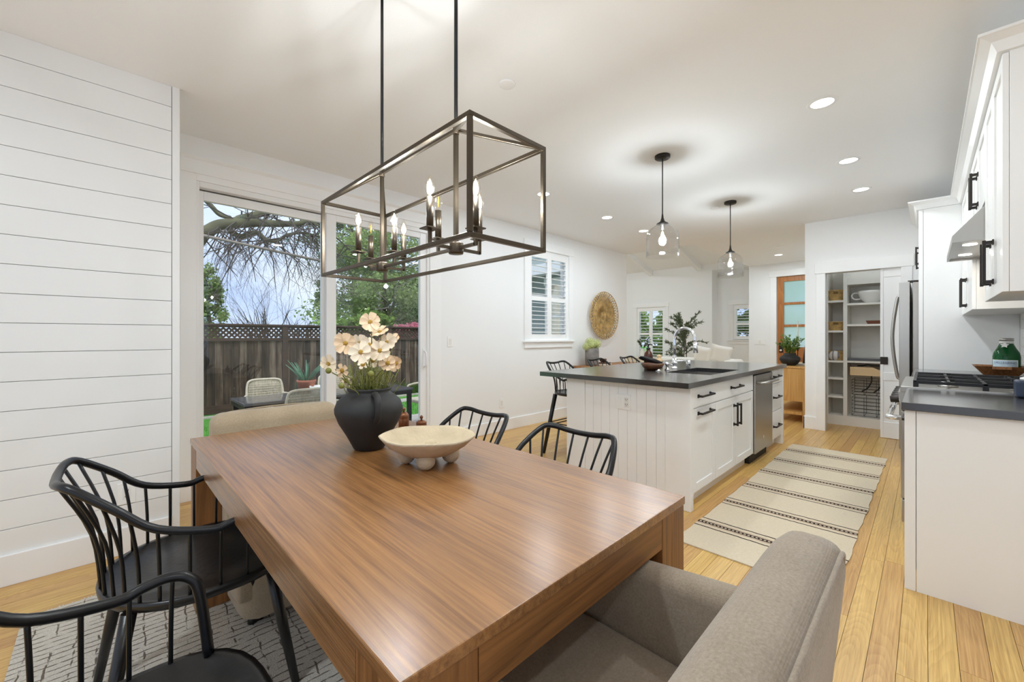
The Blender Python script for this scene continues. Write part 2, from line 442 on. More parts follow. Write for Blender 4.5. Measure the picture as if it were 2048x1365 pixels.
# ================================================================== the setting
CZ = 2.745; WY = 3.90
rnd = random.Random(7)
# ---- floor: slab plus one object per oak plank
fl = MB().box(-2.4, 11.2, -2.5, 3.95, -.12, -.014)
fl.box(6.85, 11.2, 3.95, 7.6, -.12, 0).box(-2.4, 11.2, -2.5, -.585, -.014, 0).box(-2.4, -.62, -.585, 3.95, -.014, 0).box(8.0, 11.2, -.585, 3.95, -.014, 0)
floor = struct(fl.build('floor', 'oak_floor'))
PW = .083; fo = origin(floor)
pl_src = {}
for L in (1.55, 1.9, 2.3, 2.7):
    pl_src[L] = MB().box(0, L - .0016, 0, PW - .0016, -.013, 0)
pl_mesh = {}
row = 0; y = -.585
while y < 3.94:
    x = -.62 - rnd.random() * .0
    first = True
    while x < 7.98:
        L = rnd.choice(list(pl_src))
        if first: L = rnd.choice((1.55, 1.9)) ; first = False
        if L not in pl_mesh:
            o = pl_src[L].build('floor_plank', 'oak_floor', floor); me = o.data
            for v in me.vertices: v.co += fo
            pl_mesh[L] = o
        else: o = share('floor_plank', pl_mesh[L], floor, (0, 0, 0))
        sx = min(1, (8.0 - x) / L)
        if x < -.6: sx *= rnd.uniform(.3, 1)
        o.location = V(x, y, 0) - fo; o.scale = (sx, 1, 1)
        x += L * sx
    y += PW; row += 1

# ---- ceilings
ce = MB().box(-2.4, 6.85, -2.5, 4.05, CZ, CZ + .12).box(6.85, 10.05, -.6, 2.7, CZ, CZ + .12)
struct(ce.build('ceiling', 'ceiling'))
va = MB()      # vaulted ceiling of the living room, rising towards the kitchen
z0, z1 = 2.996, 2.996 + .27 * 3.65
va.prism([(6.85, z1), (10.5, z0), (10.5, z0 + .12), (6.85, z1 + .12)], 'y', 2.7, 7.6)
struct(va.build('ceiling_vault', 'ceiling'))
for i, yb in enumerate((3.98, 5.24, 6.5)):
    b = MB().prism([(6.87, z1 - .13), (10.49, z0 - .13), (10.49, z0 + .01), (6.87, z1 + .01)], 'y', yb - .055, yb + .055)
    struct(b.build('ceiling_beam', 'trim', bevel=.004))
# ---- walls
def wall(name, axis, at0, at1, u0, u1, z0, z1, holes=(), mat='wall'):
    """a wall slab with rectangular openings (u0, u1, z0, z1)"""
    m = MB()
    def put(a, b, c, d):
        if b - a < 1e-4 or d - c < 1e-4: return
        if axis == 'y': m.box(a, b, at0, at1, c, d)
        else: m.box(at0, at1, a, b, c, d)
    cur = u0
    for (a, b, c, d) in sorted(holes):
        put(cur, a, z0, z1); put(a, b, z0, c); put(a, b, d, z1); cur = b
    put(cur, u1, z0, z1)
    return struct(m.build(name, mat))
wall_garden = wall('wall_garden', 'y', WY, WY + .15, -2.4, 6.85, 0, CZ, [(.50, 2.568, 0, 2.415), (4.20, 5.10, 1.175, 2.472)])
wall('wall_kitchen', 'y', -.70, -.59, 2.60, 6.80, 0, CZ)
wall('wall_kitchen_end', 'x', 2.60, 2.70, -2.5, -.70, 0, CZ)
wall('wall_dining', 'y', -2.6, -2.5, -2.4, 2.7, 0, CZ, [(-2.0, 1.6, .1, 2.45)])  # unseen opening, added to let sky light into the dining area
wall('wall_rear', 'x', -2.5, -2.4, -2.6, 4.05, 0, CZ, [(-2.2, 2.9, .1, 2.5)])  # wide opening added behind the view so daylight reaches the island end
wall('wall_pantry', 'x', 6.68, 6.80, -.59, 1.146, 0, CZ, [(.209, .925, 0, 2.055)])
wall('wall_hall', 'y', 1.03, 1.146, 6.80, 9.9, 0, CZ)
wall('wall_entry', 'x', 9.9, 10.05, 1.03, 2.70, 0, CZ, [(1.28, 2.19, 0, 2.465)])
wall('wall_alcove_side', 'y', 2.58, 2.70, 10.05, 10.95, 0, 4.1)
wall('wall_alcove', 'x', 10.85, 10.98, 2.70, 3.80, 0, 4.1, [(2.80, 3.30, 1.16, 2.0)])
wall('wall_living', 'x', 10.5, 10.62, 3.67, 7.6, 0, 3.1, [(4.83, 5.66, .60, 2.02)])
struct(MB().box(10.5, 10.62, 2.7, 3.67, 2.84, 3.1).box(10.62, 10.98, 2.7, 3.8, 2.84, 2.95).build('wall_soffit', 'wall'))
wall('wall_alcove_return', 'y', 3.67, 3.78, 10.62, 10.85, 0, 2.95)
wall('wall_living_gable', 'y', 2.60, 2.70, 6.85, 10.5, CZ + .12, 4.1)
wall('wall_living_end', 'y', 7.6, 7.72, 6.75, 10.62, 0, 4.1)
wall('wall_living_kitchen_side', 'x', 6.73, 6.85, 2.7, 3.9, CZ + .12, 4.1)
lw = wall('wall_wing', 'x', 6.70, 6.85, 4.05, 7.72, -.3, 4.1, [(4.7, 5.6, 1.0, 2.3)])
# exterior lap boards of the living wing, seen through the shuttered window
src = None; lo = origin(lw)
for k in range(24):
    zb = -.3 + k * .17
    for (ya, yb) in (((4.05, 4.6), (5.7, 7.72)) if .85 < zb + .1 < 2.4 else ((4.05, 7.72),)):
        MB().prism([(6.665, zb), (6.70, zb), (6.70, zb + .185), (6.685, zb + .185)], 'y', ya, yb).build('siding_board', 'siding', lw)
wf = MB().box(6.64, 6.70, 4.6, 4.7, .9, 2.4).box(6.64, 6.70, 5.6, 5.7, .9, 2.4).box(6.63, 6.70, 4.58, 5.72, 2.3, 2.45).box(6.62, 6.70, 4.58, 5.72, .88, 1.0).box(6.68, 6.72, 4.7, 5.6, 1.62, 1.68).box(6.68, 6.72, 5.13, 5.17, 1.0, 2.3)
wn = struct(wf.build('window_4', 'trim', bevel=.003)); MB().box(6.715, 6.725, 4.7, 5.6, 1.0, 2.3).build('pane', 'window_glass', wn)
ev = MB().box(6.15, 6.85, 4.05, 7.9, 2.52, 2.64).box(6.10, 6.16, 4.05, 7.9, 2.46, 2.66).build('roof_overhang', 'trim'); struct(ev)

# wall corner bead where the garden wall ends, painted like the wall
# ---- shiplap wall, standing in front of the garden wall
SY = 3.21
ship = struct(MB().box(-2.4, .322, SY + .012, WY, 0, CZ).build('wall_shiplap', 'gap_dark'))
zt = CZ
edges = [CZ] + [2.619 - .1465 * i for i in range(18)]
for a, b in zip(edges, edges[1:]):
    b = max(b, .145)
    if a - b < .02: break
    MB().box(-2.4, .291, SY, SY + .014, b + .0022, a - .0006).build('shiplap_board', 'shiplap', ship, bevel=.0015)
MB().box(.2935, .330, SY - .004, SY + .02, .0, CZ).box(.324, .330, SY + .0, WY, 0, CZ).build('corner_trim', 'shiplap', ship, bevel=.002)
struct(MB().box(-2.4, .2930, SY - .016, SY + .001, 0, .152).build('baseboard_shiplap', 'trim', bevel=.003))

# ---- other baseboards
struct(MB().box(2.722, 6.85, WY - .016, WY, 0, .145).build('baseboard_garden', 'trim', bevel=.003))
struct(MB().box(6.662, 6.68, 1.02, 1.164, 0, .165).box(6.662, 9.9, 1.146, 1.164, 0, .165).build('baseboard_pantry', 'trim', bevel=.004))
struct(MB().box(9.884, 9.9, 2.31, 2.70, 0, .15).build('baseboard_entry', 'trim', bevel=.003))

# ---- sliding patio door
def frame_xz(m, x0, x1, z0, z1, y0, y1, l, r, b, t):
    m.box(x0, x0 + l, y0, y1, z0, z1).box(x1 - r, x1, y0, y1, z0, z1).box(x0 + l, x1 - r, y0, y1, z0, z0 + b).box(x0 + l, x1 - r, y0, y1, z1 - t, z1); return m
sl = struct(frame_xz(MB(), .497, 2.571, 0.0, 2.415, WY - .01, WY + .13, .02, .03, .03, .042).build('door_1', 'vinyl', bevel=.003))
fx = frame_xz(MB(), .517, 1.512, .03, 2.363, WY + .055, WY + .095, .035, .075, .09, .071).build('fixed_panel', 'vinyl', sl, bevel=.003)
MB().box(.552, 1.44, WY + .072, WY + .078, .12, 2.292).build('pane', 'window_glass', fx)
mv = frame_xz(MB(), 1.462, 2.541, .03, 2.372, WY + .005, WY + .045, .089, .08, .09, .060).build('sliding_panel', 'vinyl', sl, bevel=.003)
MB().box(1.551, 2.461, WY + .022, WY + .028, .12, 2.312).build('pane', 'window_glass', mv)
MB().box(.517, 1.50, WY + .058, WY + .115, 2.3632, 2.3728).build('track_shadow_gap', 'track_dark', sl)
h = MB().tube(spline([(2.508, WY + .002, .90), (2.508, WY - .035, .915), (2.508, WY - .045, .985), (2.508, WY - .035, 1.055), (2.508, WY + .002, 1.07)], 5), .011, 8)
h.box(2.49, 2.526, WY - .001, WY + .006, .87, 1.10).build('door_handle', 'vinyl', mv)
tr = MB().box(.40, .497, WY - .02, WY, 0, 2.47).box(2.571, 2.718, WY - .02, WY, 0, 2.47).box(.497, 2.571, WY - .02, WY, 2.415, 2.47)
tr.box(.40, 2.735, WY - .032, WY, 2.465, 2.49).box(.40, 2.725, WY - .024, WY, 2.49, 2.57).prism([(WY, 2.57), (WY - .026, 2.57), (WY - .046, 2.59), (WY, 2.59)], 'x', .40, 2.74)
struct(tr.build('trim_1', 'trim', bevel=.002))

# ---- shuttered windows
def shutter_window(name, pos, axis, u0, u1, z0, z1, wallat, depth, dirn, nl, midrail, tilt, tn, apron=True, panels=2, head=.112, lip=0.0):
    """pos: function (u, d, z) -> world point, d measured out of the wall face into the room"""
    def B(m, a, b, d0, d1, c, e):
        p, q = pos(a, d0, c), pos(b, d1, e)
        return m.box(min(p[0], q[0]), max(p[0], q[0]), min(p[1], q[1]), max(p[1], q[1]), c, e)
    cas = MB(); cw = .095
    B(cas, u0 - cw, u0, 0, .02, z0, z1); B(cas, u1, u1 + cw, 0, .02, z0, z1)
    B(cas, u0 - cw - .012, u1 + cw + .012, 0, .026, z1, z1 + head)
    if apron:
        B(cas, u0 - cw - .028, u1 + cw + .028, 0, .045, z0 - .025, z0); B(cas, u0 - cw, u1 + cw, 0, .02, z0 - .105, z0 - .025)
    struct(cas.build('trim_%d' % tn, 'trim', bevel=.002))
    fr = MB()
    def ring(m, a, b, c, e, wd, d0, d1):
        B(m, a, a + wd, d0, d1, c, e); B(m, b - wd, b, d0, d1, c, e); B(m, a + wd, b - wd, d0, d1, c, c + wd); B(m, a + wd, b - wd, d0, d1, e - wd, e); return m
    ring(fr, u0, u1, z0, z1, .022, -.12, 0); ring(fr, u0 + .02, u1 - .02, z0 + .02, z1 - .02, .04, -.11, -.075)
    B(fr, u0 + .05, u1 - .05, -.105, -.08, (z0 + z1) / 2 - .02, (z0 + z1) / 2 + .02)
    win = struct(fr.build(name, 'trim', bevel=.002))
    pn = MB(); B(pn, u0 + .05, u1 - .05, -.095, -.090, z0 + .05, z1 - .05); pn.build('pane', 'window_glass', win)
    pwid = (u1 - u0 - .04) / panels
    for k in range(panels):
        a = u0 + .02 + k * pwid; b = a + pwid; st = .048
        sm = MB(); B(sm, a, a + st, -.03, -.002, z0 + .02, z1 - .02); B(sm, b - st, b, -.03, -.002, z0 + .02, z1 - .02)
        B(sm, a + st, b - st, -.03, -.002, z0 + .02, z0 + .09); B(sm, a + st, b - st, -.03, -.002, z1 - .11, z1 - .02)
        B(sm, a + st, b - st, -.03, -.002, midrail - .03, midrail + .03)
        panel = sm.build('shutter_panel', 'shutter', win, bevel=.002)
        for (c, e, q) in ((z0 + .09, midrail - .03, nl[0]), (midrail + .03, z1 - .11, nl[1])):
            for i in range(q):
                zc = c + (e - c) * (i + .5) / q; hw = .034
                pa, pb = V(*pos(a + st + .002, -.016, zc)), V(*pos(b - st - .002, -.016, zc))
                nrm = (V(*pos(a, 1, zc)) - V(*pos(a, 0, zc)))
                upv = (V(0, 0, 1) * math.cos(tilt) + nrm * math.sin(tilt))
                MB().bar(pa, pb, hw * 2, .007, upv).build('louver', 'shutter', panel)
    return win
shutter_window('window_1', lambda u, d, z: (u, WY - d, z), 'y', 4.20, 5.10, 1.175, 2.472, WY, .1, -1, (8, 7), 1.775, R(8), 2)
shutter_window('window_2', lambda u, d, z: (10.5 - d, u, z), 'x', 4.85, 5.65, .60, 2.02, 10.5, .1, -1, (7, 7), 1.30, R(8), 3)
shutter_window('window_3', lambda u, d, z: (10.85 - d, u, z), 'x', 2.82, 3.30, 1.15, 2.0, 10.85, .1, -1, (4, 5), 1.53, R(8), 4, panels=1)

# ---- front door
ed = struct(MB().box(9.885, 9.9, 2.185, 2.30, 0, 2.465).box(9.885, 9.9, 1.17, 1.285, 0, 2.465).box(9.875, 9.9, 1.15, 2.32, 2.465, 2.60).build('trim_5', 'trim', bevel=.003))
dm = MB().box(9.93, 9.975, 2.065, 2.18, 0, 2.46).box(9.93, 9.975, 1.29, 1.40, 0, 2.46).box(9.93, 9.975, 1.40, 2.065, 2.36, 2.46).box(9.93, 9.975, 1.40, 2.065, 0, .25)
for z in (1.905, 1.45, .99): dm.box(9.935, 9.97, 1.40, 2.065, z - .024, z + .024)
dm.box(9.932, 9.972, 1.40, 2.065, .25, .99)
door = struct(dm.build('door_2', 'door_wood', bevel=.004))
for (a, b) in ((1.014, 1.426), (1.474, 1.881), (1.929, 2.36)): MB().box(9.948, 9.956, 1.40, 2.065, a, b).build('pane', 'obscure_glass', door)
for k in range(4): MB().box(9.926, 9.934, 1.41, 2.055, .27 + k * .18, .27 + k * .18 + .174).build('door_panel', 'door_wood', door, bevel=.003)
MB().box(9.915, 9.93, 2.075, 2.145, .90, 1.10).build('lock_plate', 'black_hardware', door, bevel=.003)
MB().ball((9.90, 2.11, .945), .026).cyl((9.93, 2.11, .945), (9.90, 2.11, .945), .012).build('door_knob', 'chrome', door)

# ---- pantry casing and pocket door
struct(MB().box(6.662, 6.68, .925, 1.022, 0, 2.055).box(6.662, 6.68, .112, .209, 0, 2.055).box(6.652, 6.68, .098, 1.036, 2.055, 2.20).build('trim_6', 'trim', bevel=.003))
pm_ = MB().box(6.715, 6.75, .18, .394, .004, 2.06)
pd = struct(pm_.build('door_3', 'trim', bevel=.002))
MB().box(6.706, 6.716, .365, .394, .004, 2.055).box(6.706, 6.716, .18, .365, 1.95, 2.055).box(6.706, 6.716, .18, .365, .004, .2).box(6.706, 6.716, .18, .365, .70, .80).build('door_panel_frame', 'trim', pd, bevel=.006)
MB().box(6.700, 6.707, .325, .394, .895, .985).build('flush_pull', 'black_hardware', pd, bevel=.003)

# ---- wall tiles over the worktop
tile_wall = struct(MB().box(2.79, 5.68, -.592, -.584, .914, 1.82).build('trim_7', 'gap_dark')); to = origin(tile_wall)
tsrc = None; TW, TH = .150, .075
for r_ in range(12):
    xs0 = 2.79 + (-.075 if r_ % 2 else 0); x = xs0
    while x < 5.68:
        a, b = max(x, 2.79), min(x + TW, 5.68); z = .916 + r_ * (TH + .002)
        if b - a > .01 and (r_ < 7 or (3.56 < (a + b) / 2 < 4.45)):
            if tsrc is None:
                tsrc = MB().box(0, TW - .002, -.586, -.578, 0, TH).build('wall_tile', 'white_ceramic', tile_wall, bevel=.001, seg=1)
                for v in tsrc.data.vertices: v.co = v.co + to
                o = tsrc
            else: o = share('wall_tile', tsrc, tile_wall, (0, 0, 0))
            o.location = V(a, 0, z) - to; o.scale = ((b - a) / TW, 1, 1)
        x += TW
# ================================================================== kitchen
wall('wall_pantry_back', 'x', 7.75, 7.85, -.6, 1.03, 0, CZ); wall('wall_pantry_side', 'y', -.25, -.15, 6.8, 7.75, 0, CZ)
for nm, bx in (('added_rear_window', ('x', -2.45, -2.2, 2.9, .1, 2.5)), ('added_dining_window', ('y', -2.55, -2.0, 1.6, .1, 2.45))):  # invented windows out of view, added to bring in daylight fill
    ax, at, a, b, c, d = bx; m = MB(); g = MB()
    for (p, q, r_, s_) in ((a, a + .06, c, d), (b - .06, b, c, d), (a, b, c, c + .06), (a, b, d - .06, d), ((a + b) / 2 - .03, (a + b) / 2 + .03, c, d)):
        m.box(at - .03, at + .03, p, q, r_, s_) if ax == 'x' else m.box(p, q, at - .03, at + .03, r_, s_)
    g.box(at - .004, at + .004, a, b, c, d) if ax == 'x' else g.box(a, b, at - .004, at + .004, c, d)
    wn = struct(m.build(nm, 'trim')); g.build('pane', 'window_glass', wn)

def pull(parent, a, b, out, mat='black_hardware', r=.0065, stand=.032):
    """bar pull from a to b standing off along out, with two square posts"""
    a, b, out = V(*a), V(*b), V(*out); d = (b - a).normalized(); m = MB()
    m.bar(a + out * stand - d * .012, b + out * stand + d * .012, r * 2, r * 2, out)
    for p in (a, b):
        m.bar(p, p + out * stand, r * 2.4, r * 2.4, d); m.bar(p, p + out * .006, r * 4, r * 4, d)
    return m.build('handle', mat, parent, bevel=.0015)
def shaker(parent, name, axis, at, out, u0, u1, z0, z1, st=.06, rec=.008, th=.02, mat='cabinet', flat=False):
    """a shaker door or drawer front; at = cabinet face, out = +1/-1 along axis"""
    def B(m, a, b, d0, d1, c, e):
        q0, q1 = sorted((at + out * d0, at + out * d1))
        return m.box(a, b, q0, q1, c, e) if axis == 'y' else m.box(q0, q1, a, b, c, e)
    m = MB()
    if flat: B(m, u0, u1, .001, th, z0, z1)
    else:
        B(m, u0, u0 + st, .001, th, z0, z1); B(m, u1 - st, u1, .001, th, z0, z1)
        B(m, u0 + st, u1 - st, .001, th, z0, z0 + st); B(m, u0 + st, u1 - st, .001, th, z1 - st, z1)
        B(m, u0 + st, u1 - st, .001, th - rec, z0 + st, z1 - st)
    return m.build(name, mat, parent, bevel=.0012, seg=1)

# ---- island: cabinet units, worktop, sink, dishwasher
IX0, IX1, IY0, IY1 = 2.915, 5.565, 1.185, 2.235      # carcass
isl = thing('kitchen_island', 'white kitchen island cabinet with vertical board end panel and black pulls', 'kitchen island', (4.2, 1.7, 0))
MB().box(IX0 + .03, 3.53, IY0, 2.05, .10, .875).box(4.32, 4.405, IY0, 2.05, .10, .875).box(3.53, 4.32, IY0, 1.235, .10, .875).box(3.53, 4.32, 1.665, 2.05, .10, .875).box(3.53, 4.32, 1.235, 1.665, .10, .66).box(5.055, IX1 - .02, IY0, 2.05, .10, .875).box(4.405, 5.055, 1.80, 2.05, .10, .875).build('carcass', 'cabinet', isl)
MB().box(IX0 + .04, 4.405, IY0 + .055, 2.0, 0, .10).box(5.055, IX1 - .06, IY0 + .055, 2.0, 0, .10).build('toe_kick', 'cabinet', isl)
MB().box(IX0 - .002, IX0 + .05, 2.055, 2.245, 0, .875).build('corner_post', 'cabinet', isl, bevel=.003)
MB().box(IX0 - .002, IX0 + .05, 1.160, 1.345, 0, .875).build('corner_post', 'cabinet', isl, bevel=.003)
MB().box(IX1 - .05, IX1 + .012, 1.160, 2.245, 0, .875).build('end_panel', 'cabinet', isl, bevel=.003)
MB().box(IX0 + .02, IX0 + .034, 1.345, 2.055, 0, .875).build('groove_backing', 'gap_dark', isl)
yb = [2.054] + [2.054 - .0795 * i for i in range(1, 9)] + [1.346]
for a, b in zip(yb, yb[1:]):
    MB().box(IX0 + .008, IX0 + .022, b + .0008, a - .0008, 0, .862).build('end_board', 'cabinet', isl, bevel=.0018)
MB().box(IX0 + .004, IX0 + .03, 1.346, 2.054, .852, .875).build('top_rail', 'cabinet', isl)
MB().box(IX0 + .05, IX1 - .05, 2.05, 2.066, 0, .875).build('back_panel', 'cabinet', isl)
F = IY0                                               # front face, drawers stand off towards -y
d1 = shaker(isl, 'drawer', 'y', F, -1, 2.968, 4.40, .722, .868, flat=True)
pull(d1, (3.06, F - .02, .80), (3.29, F - .02, .80), (0, -1, 0)); pull(d1, (3.77, F - .02, .80), (4.0, F - .02, .80), (0, -1, 0))
d2 = shaker(isl, 'door', 'y', F, -1, 2.968, 3.405, .115, .712); pull(d2, (3.06, F - .02, .675), (3.29, F - .02, .675), (0, -1, 0))
d3 = shaker(isl, 'door', 'y', F, -1, 3.411, 3.885, .115, .712); pull(d3, (3.842, F - .02, .48), (3.842, F - .02, .64), (0, -1, 0))
d4 = shaker(isl, 'door', 'y', F, -1, 3.891, 4.40, .115, .712); pull(d4, (3.935, F - .02, .48), (3.935, F - .02, .64), (0, -1, 0))
for (a, b, zc) in ((.725, .868, .795), (.425, .715, .57), (.115, .415, .255)):
    dd = shaker(isl, 'drawer', 'y', F, -1, 5.06, 5.505, a, b, flat=True); pull(dd, (5.14, F - .02, zc), (5.36, F - .02, zc), (0, -1, 0))
op = MB().box(IX0 - .001, IX0 + .009, 1.625, 1.755, .655, .775).build('outlet_plate', 'plate_white', isl, bevel=.002)
MB().box(IX0 - .005, IX0, 1.705, 1.738, .68, .75).build('rocker_switch', 'plate_white', op, bevel=.001)
so = MB().box(IX0 - .003, IX0, 1.642, 1.678, .675, .755).build('socket', 'white_ceramic', op, bevel=.001)
for z in (.695, .735):
    MB().box(IX0 - .0045, IX0 - .0028, 1.650, 1.653, z, z + .010).box(IX0 - .0045, IX0 - .0028, 1.666, 1.669, z, z + .010).cyl((IX0 - .0045, 1.66, z - .006), (IX0 - .0028, 1.66, z - .006), .003, n=8).build('socket_slot', 'rubber', op)
wt = MB(); TZ0, TZ1 = .876, .914                      # worktop with the sink cut out
CX0, CX1, CY0, CY1 = 2.815, 5.60, 1.135, 2.475; SX0, SX1, SY0, SY1 = 3.55, 4.30, 1.255, 1.645
wt.box(CX0, SX0, CY0, CY1, TZ0, TZ1).box(SX1, CX1, CY0, CY1, TZ0, TZ1).box(SX0, SX1, CY0, SY0, TZ0, TZ1).box(SX0, SX1, SY1, CY1, TZ0, TZ1)
tag(wt.build('island_worktop', 'stone_black'), 'honed black stone worktop on the kitchen island', 'worktop')
sk = thing('sink', 'undermount stainless steel sink in the island worktop', 'sink', (3.925, 1.45, .67))
q = MB(); q.box(SX0 - .01, SX0 + .004, SY0 - .01, SY1 + .01, .68, .874).box(SX1 - .004, SX1 + .01, SY0 - .01, SY1 + .01, .68, .874).box(SX0, SX1, SY0 - .01, SY0 + .004, .68, .874).box(SX0, SX1, SY1 - .004, SY1 + .01, .68, .874).box(SX0 - .01, SX1 + .01, SY0 - .01, SY1 + .01, .672, .68)
q.build('basin', 'sink_steel', sk); MB().cyl((3.92, 1.45, .68), (3.92, 1.45, .684), .045).build('drain', 'chrome', sk)
dw = thing('dishwasher', 'stainless steel dishwasher with bar handle set into the island', 'dishwasher', (4.73, 1.5, 0))
MB().box(4.415, 5.045, 1.19, 1.79, .095, .872).build('tub', 'steel_dark', dw)
MB().box(4.418, 5.042, 1.150, 1.189, .105, .858).build('door', 'steel', dw, bevel=.004)
MB().box(4.43, 5.03, 1.205, 1.6, 0, .094).build('kick_plate', 'rubber', dw)
MB().tube([(4.47, 1.150, .785), (4.47, 1.09, .785), (4.99, 1.09, .785), (4.99, 1.150, .785)], .014, 10).build('handle', 'steel', dw)
MB().box(4.70, 4.706, 1.147, 1.151, .215, .24).build('badge', 'plate_white', dw)

fa = thing('kitchen_faucet', 'chrome gooseneck kitchen faucet behind the island sink', 'faucet', (4.03, 1.765, .914))
arc = [(4.03, 1.765, .93), (4.03, 1.765, 1.16)] + [(4.03, 1.665 + .10 * math.cos(t), 1.20 + .115 * math.sin(t)) for t in [math.pi * k / 12 for k in range(0, 13)]] + [(4.03, 1.562, 1.17)]
MB().tube(arc, .0155, 14).build('gooseneck', 'chrome', fa)
MB().cyl((4.03, 1.563, 1.18), (4.03, 1.558, 1.075), .019, .022, 16).build('spray_head', 'chrome', fa)
MB().lathe([(0, 0), (.031, 0), (.031, .006), (.025, .008), (.025, .05), (.030, .052), (.030, .06), (.022, .066), (.022, .13), (0, .13)], (4.03, 1.765, .914), 24).build('base', 'chrome', fa)
lv = MB().tube([(4.05, 1.755, .985), (4.20, 1.70, .988)], [.010, .009], 10).build('lever', 'chrome', fa)
MB().cyl((4.205, 1.698, .914), (4.205, 1.698, .998), .021, n=18).build('lever_end', 'chrome', lv)
sp_ = thing('soap_dispenser', 'short chrome soap dispenser beside the faucet', 'soap dispenser', (3.78, 1.725, .914))
MB().lathe([(0, 0), (.024, 0), (.024, .008), (.013, .014), (.013, .045), (.019, .05), (.019, .07), (0, .078)], (3.78, 1.725, .914), 18).build('body', 'chrome', sp_)
MB().tube([(3.78, 1.725, .972), (3.78, 1.67, .968)], .007, 8).build('spout', 'chrome', sp_)
tag(MB().lathe([(0, 0), (.024, 0), (.026, .004), (.010, .009), (.010, .016), (0, .018)], (3.62, 1.735, .9143), 18).build('sink_button', 'chrome'), 'small round chrome button on the worktop beside the sink', 'button')

# ---- things on the island
bw = tag(MB().lathe([(0, 0), (.052, 0), (.09, .025), (.112, .062), (.106, .064), (.085, .03), (.045, .010), (0, .009)], (3.70, 1.83, .9143), 36, 1.05, .95).build('wooden_bowl', 'bowl_wood'), 'dark turned wooden bowl holding a black cloth on the island', 'bowl')
clp = MB()
def blob(m, c, rx, ry, rz, seed, n=24, k=10, amp=.15):
    rr = random.Random(seed); ph = [rr.random() * 6.28 for _ in range(6)]
    rows = []
    for i in range(k + 1):
        t = math.pi * i / k; rows.append((math.sin(t), -math.cos(t)))
    vs = []; fs = []
    for i, (s_, z) in enumerate(rows):
        for j in range(n):
            a = 2 * math.pi * j / n; w_ = 1 + amp * (math.sin(3 * a + ph[0] + z * 2) + .6 * math.sin(5 * a + ph[1] - z * 3)) * .5
            vs.append((c[0] + rx * s_ * math.cos(a) * w_, c[1] + ry * s_ * math.sin(a) * w_, c[2] + rz * z * (1 + amp * .5 * math.sin(2 * a + ph[2]))))
    for i in range(k):
        for j in range(n): fs.append((i * n + j, i * n + (j + 1) % n, (i + 1) * n + (j + 1) % n, (i + 1) * n + j))
    return m.add(vs, fs, True)
blob(clp, (0, 0, 0), .125, .045, .022, 3, amp=.25)
cl = tag(clp.build('folded_cloth', 'cloth_black'), 'folded black cloth lying across the wooden bowl', 'cloth'); cl.location = (3.685, 1.85, .984); cl.rotation_euler = (0, R(14), R(-28))
ab = thing('pump_bottle', 'amber glass pump bottle with cream label on the island', 'soap bottle', (3.93, 1.99, .9143))
MB().lathe([(0, 0), (.043, 0), (.043, .125), (.038, .15), (.020, .172), (.018, .185), (0, .185)], (3.93, 1.99, .9143), 28).build('body', 'amber_glass', ab)
MB().lathe([(0, .185), (.020, .186), (.020, .203), (.007, .205), (.007, .228), (.011, .229), (.011, .242), (0, .244)], (3.93, 1.99, .9143), 18).tube([(3.93, 1.99, .9143 + .236), (3.93, 1.955, .9143 + .236), (3.93, 1.948, .9143 + .228)], .0055, 8).build('pump', 'rubber', ab)
lb = MB(); vs = []; fs = []
for k in range(9):
    a = R(-118 + k * 11)
    for z in (.02, .10): vs.append((3.93 + .0437 * math.cos(a), 1.99 + .0437 * math.sin(a), .9143 + z))
    if k: fs.append((2 * k - 2, 2 * k, 2 * k + 1, 2 * k - 1))
lb.add(vs, fs, True).build('label', 'label_cream', ab)
db = thing('dish_brush', 'round wooden dish brush standing on the island behind the bowl', 'brush', (3.98, 1.90, .9143))
MB().lathe([(0, .05), (.030, .052), (.038, .07), (.028, .092), (.017, .10), (.024, .115), (.019, .132), (0, .138)], (3.98, 1.90, .9143), 20).build('handle', 'maple', db)
MB().lathe([(0, 0), (.034, 0), (.036, .03), (.030, .052), (0, .052)], (3.98, 1.90, .9143), 20).build('bristles', 'label_cream', db)

# ---- base cabinets and worktops along the kitchen wall
KY = .055
def base_unit(x0, x1, label, near):
    t = thing('base_cabinet', label, 'cabinet', ((x0 + x1) / 2, -.26, 0))
    MB().box(x0 + (.018 if near else 0), x1, -.578, KY, .10, .875).build('carcass', 'cabinet', t)
    MB().box(x0 + (.018 if near else 0), x1, -.57, KY - .06, 0, .10).build('toe_kick', 'cabinet', t)
    if near:
        MB().box(x0, x0 + .018, -.578, .033, 0, .875).build('end_panel', 'cabinet', t, bevel=.0012)
        MB().box(x0, x0 + .018, .0355, KY + .02, 0, .875).build('end_stile', 'cabinet', t, bevel=.0012)
    n = 2 if x1 - x0 > .9 else 1; wd = (x1 - x0 - .03) / n
    for k in range(n):
        a = x0 + .024 + k * wd; b = a + wd - .012
        d = shaker(t, 'drawer', 'y', KY, 1, a, b, .70, .865, flat=True); pull(d, ((a + b) / 2 - .08, KY + .02, .785), ((a + b) / 2 + .08, KY + .02, .785), (0, 1, 0), stand=.012)
        d = shaker(t, 'door', 'y', KY, 1, a, b, .115, .69); pull(d, (b - .04, KY + .02, .45), (b - .04, KY + .02, .62), (0, 1, 0), stand=.012)
    return t
base_unit(2.785, 3.545, 'white base cabinet with plain end panel nearest the camera', True)
base_unit(4.465, 5.675, 'white base cabinet between the range and the refrigerator panel', False)
tag(MB().box(2.757, 3.548, -.578, .085, TZ0, TZ1).build('worktop', 'stone_black', bevel=.002), 'black stone worktop on the base cabinet nearest the camera', 'worktop')
tag(MB().box(4.462, 5.677, -.578, .085, TZ0, TZ1).build('worktop', 'stone_black', bevel=.002), 'black stone worktop between the range and the refrigerator panel', 'worktop')

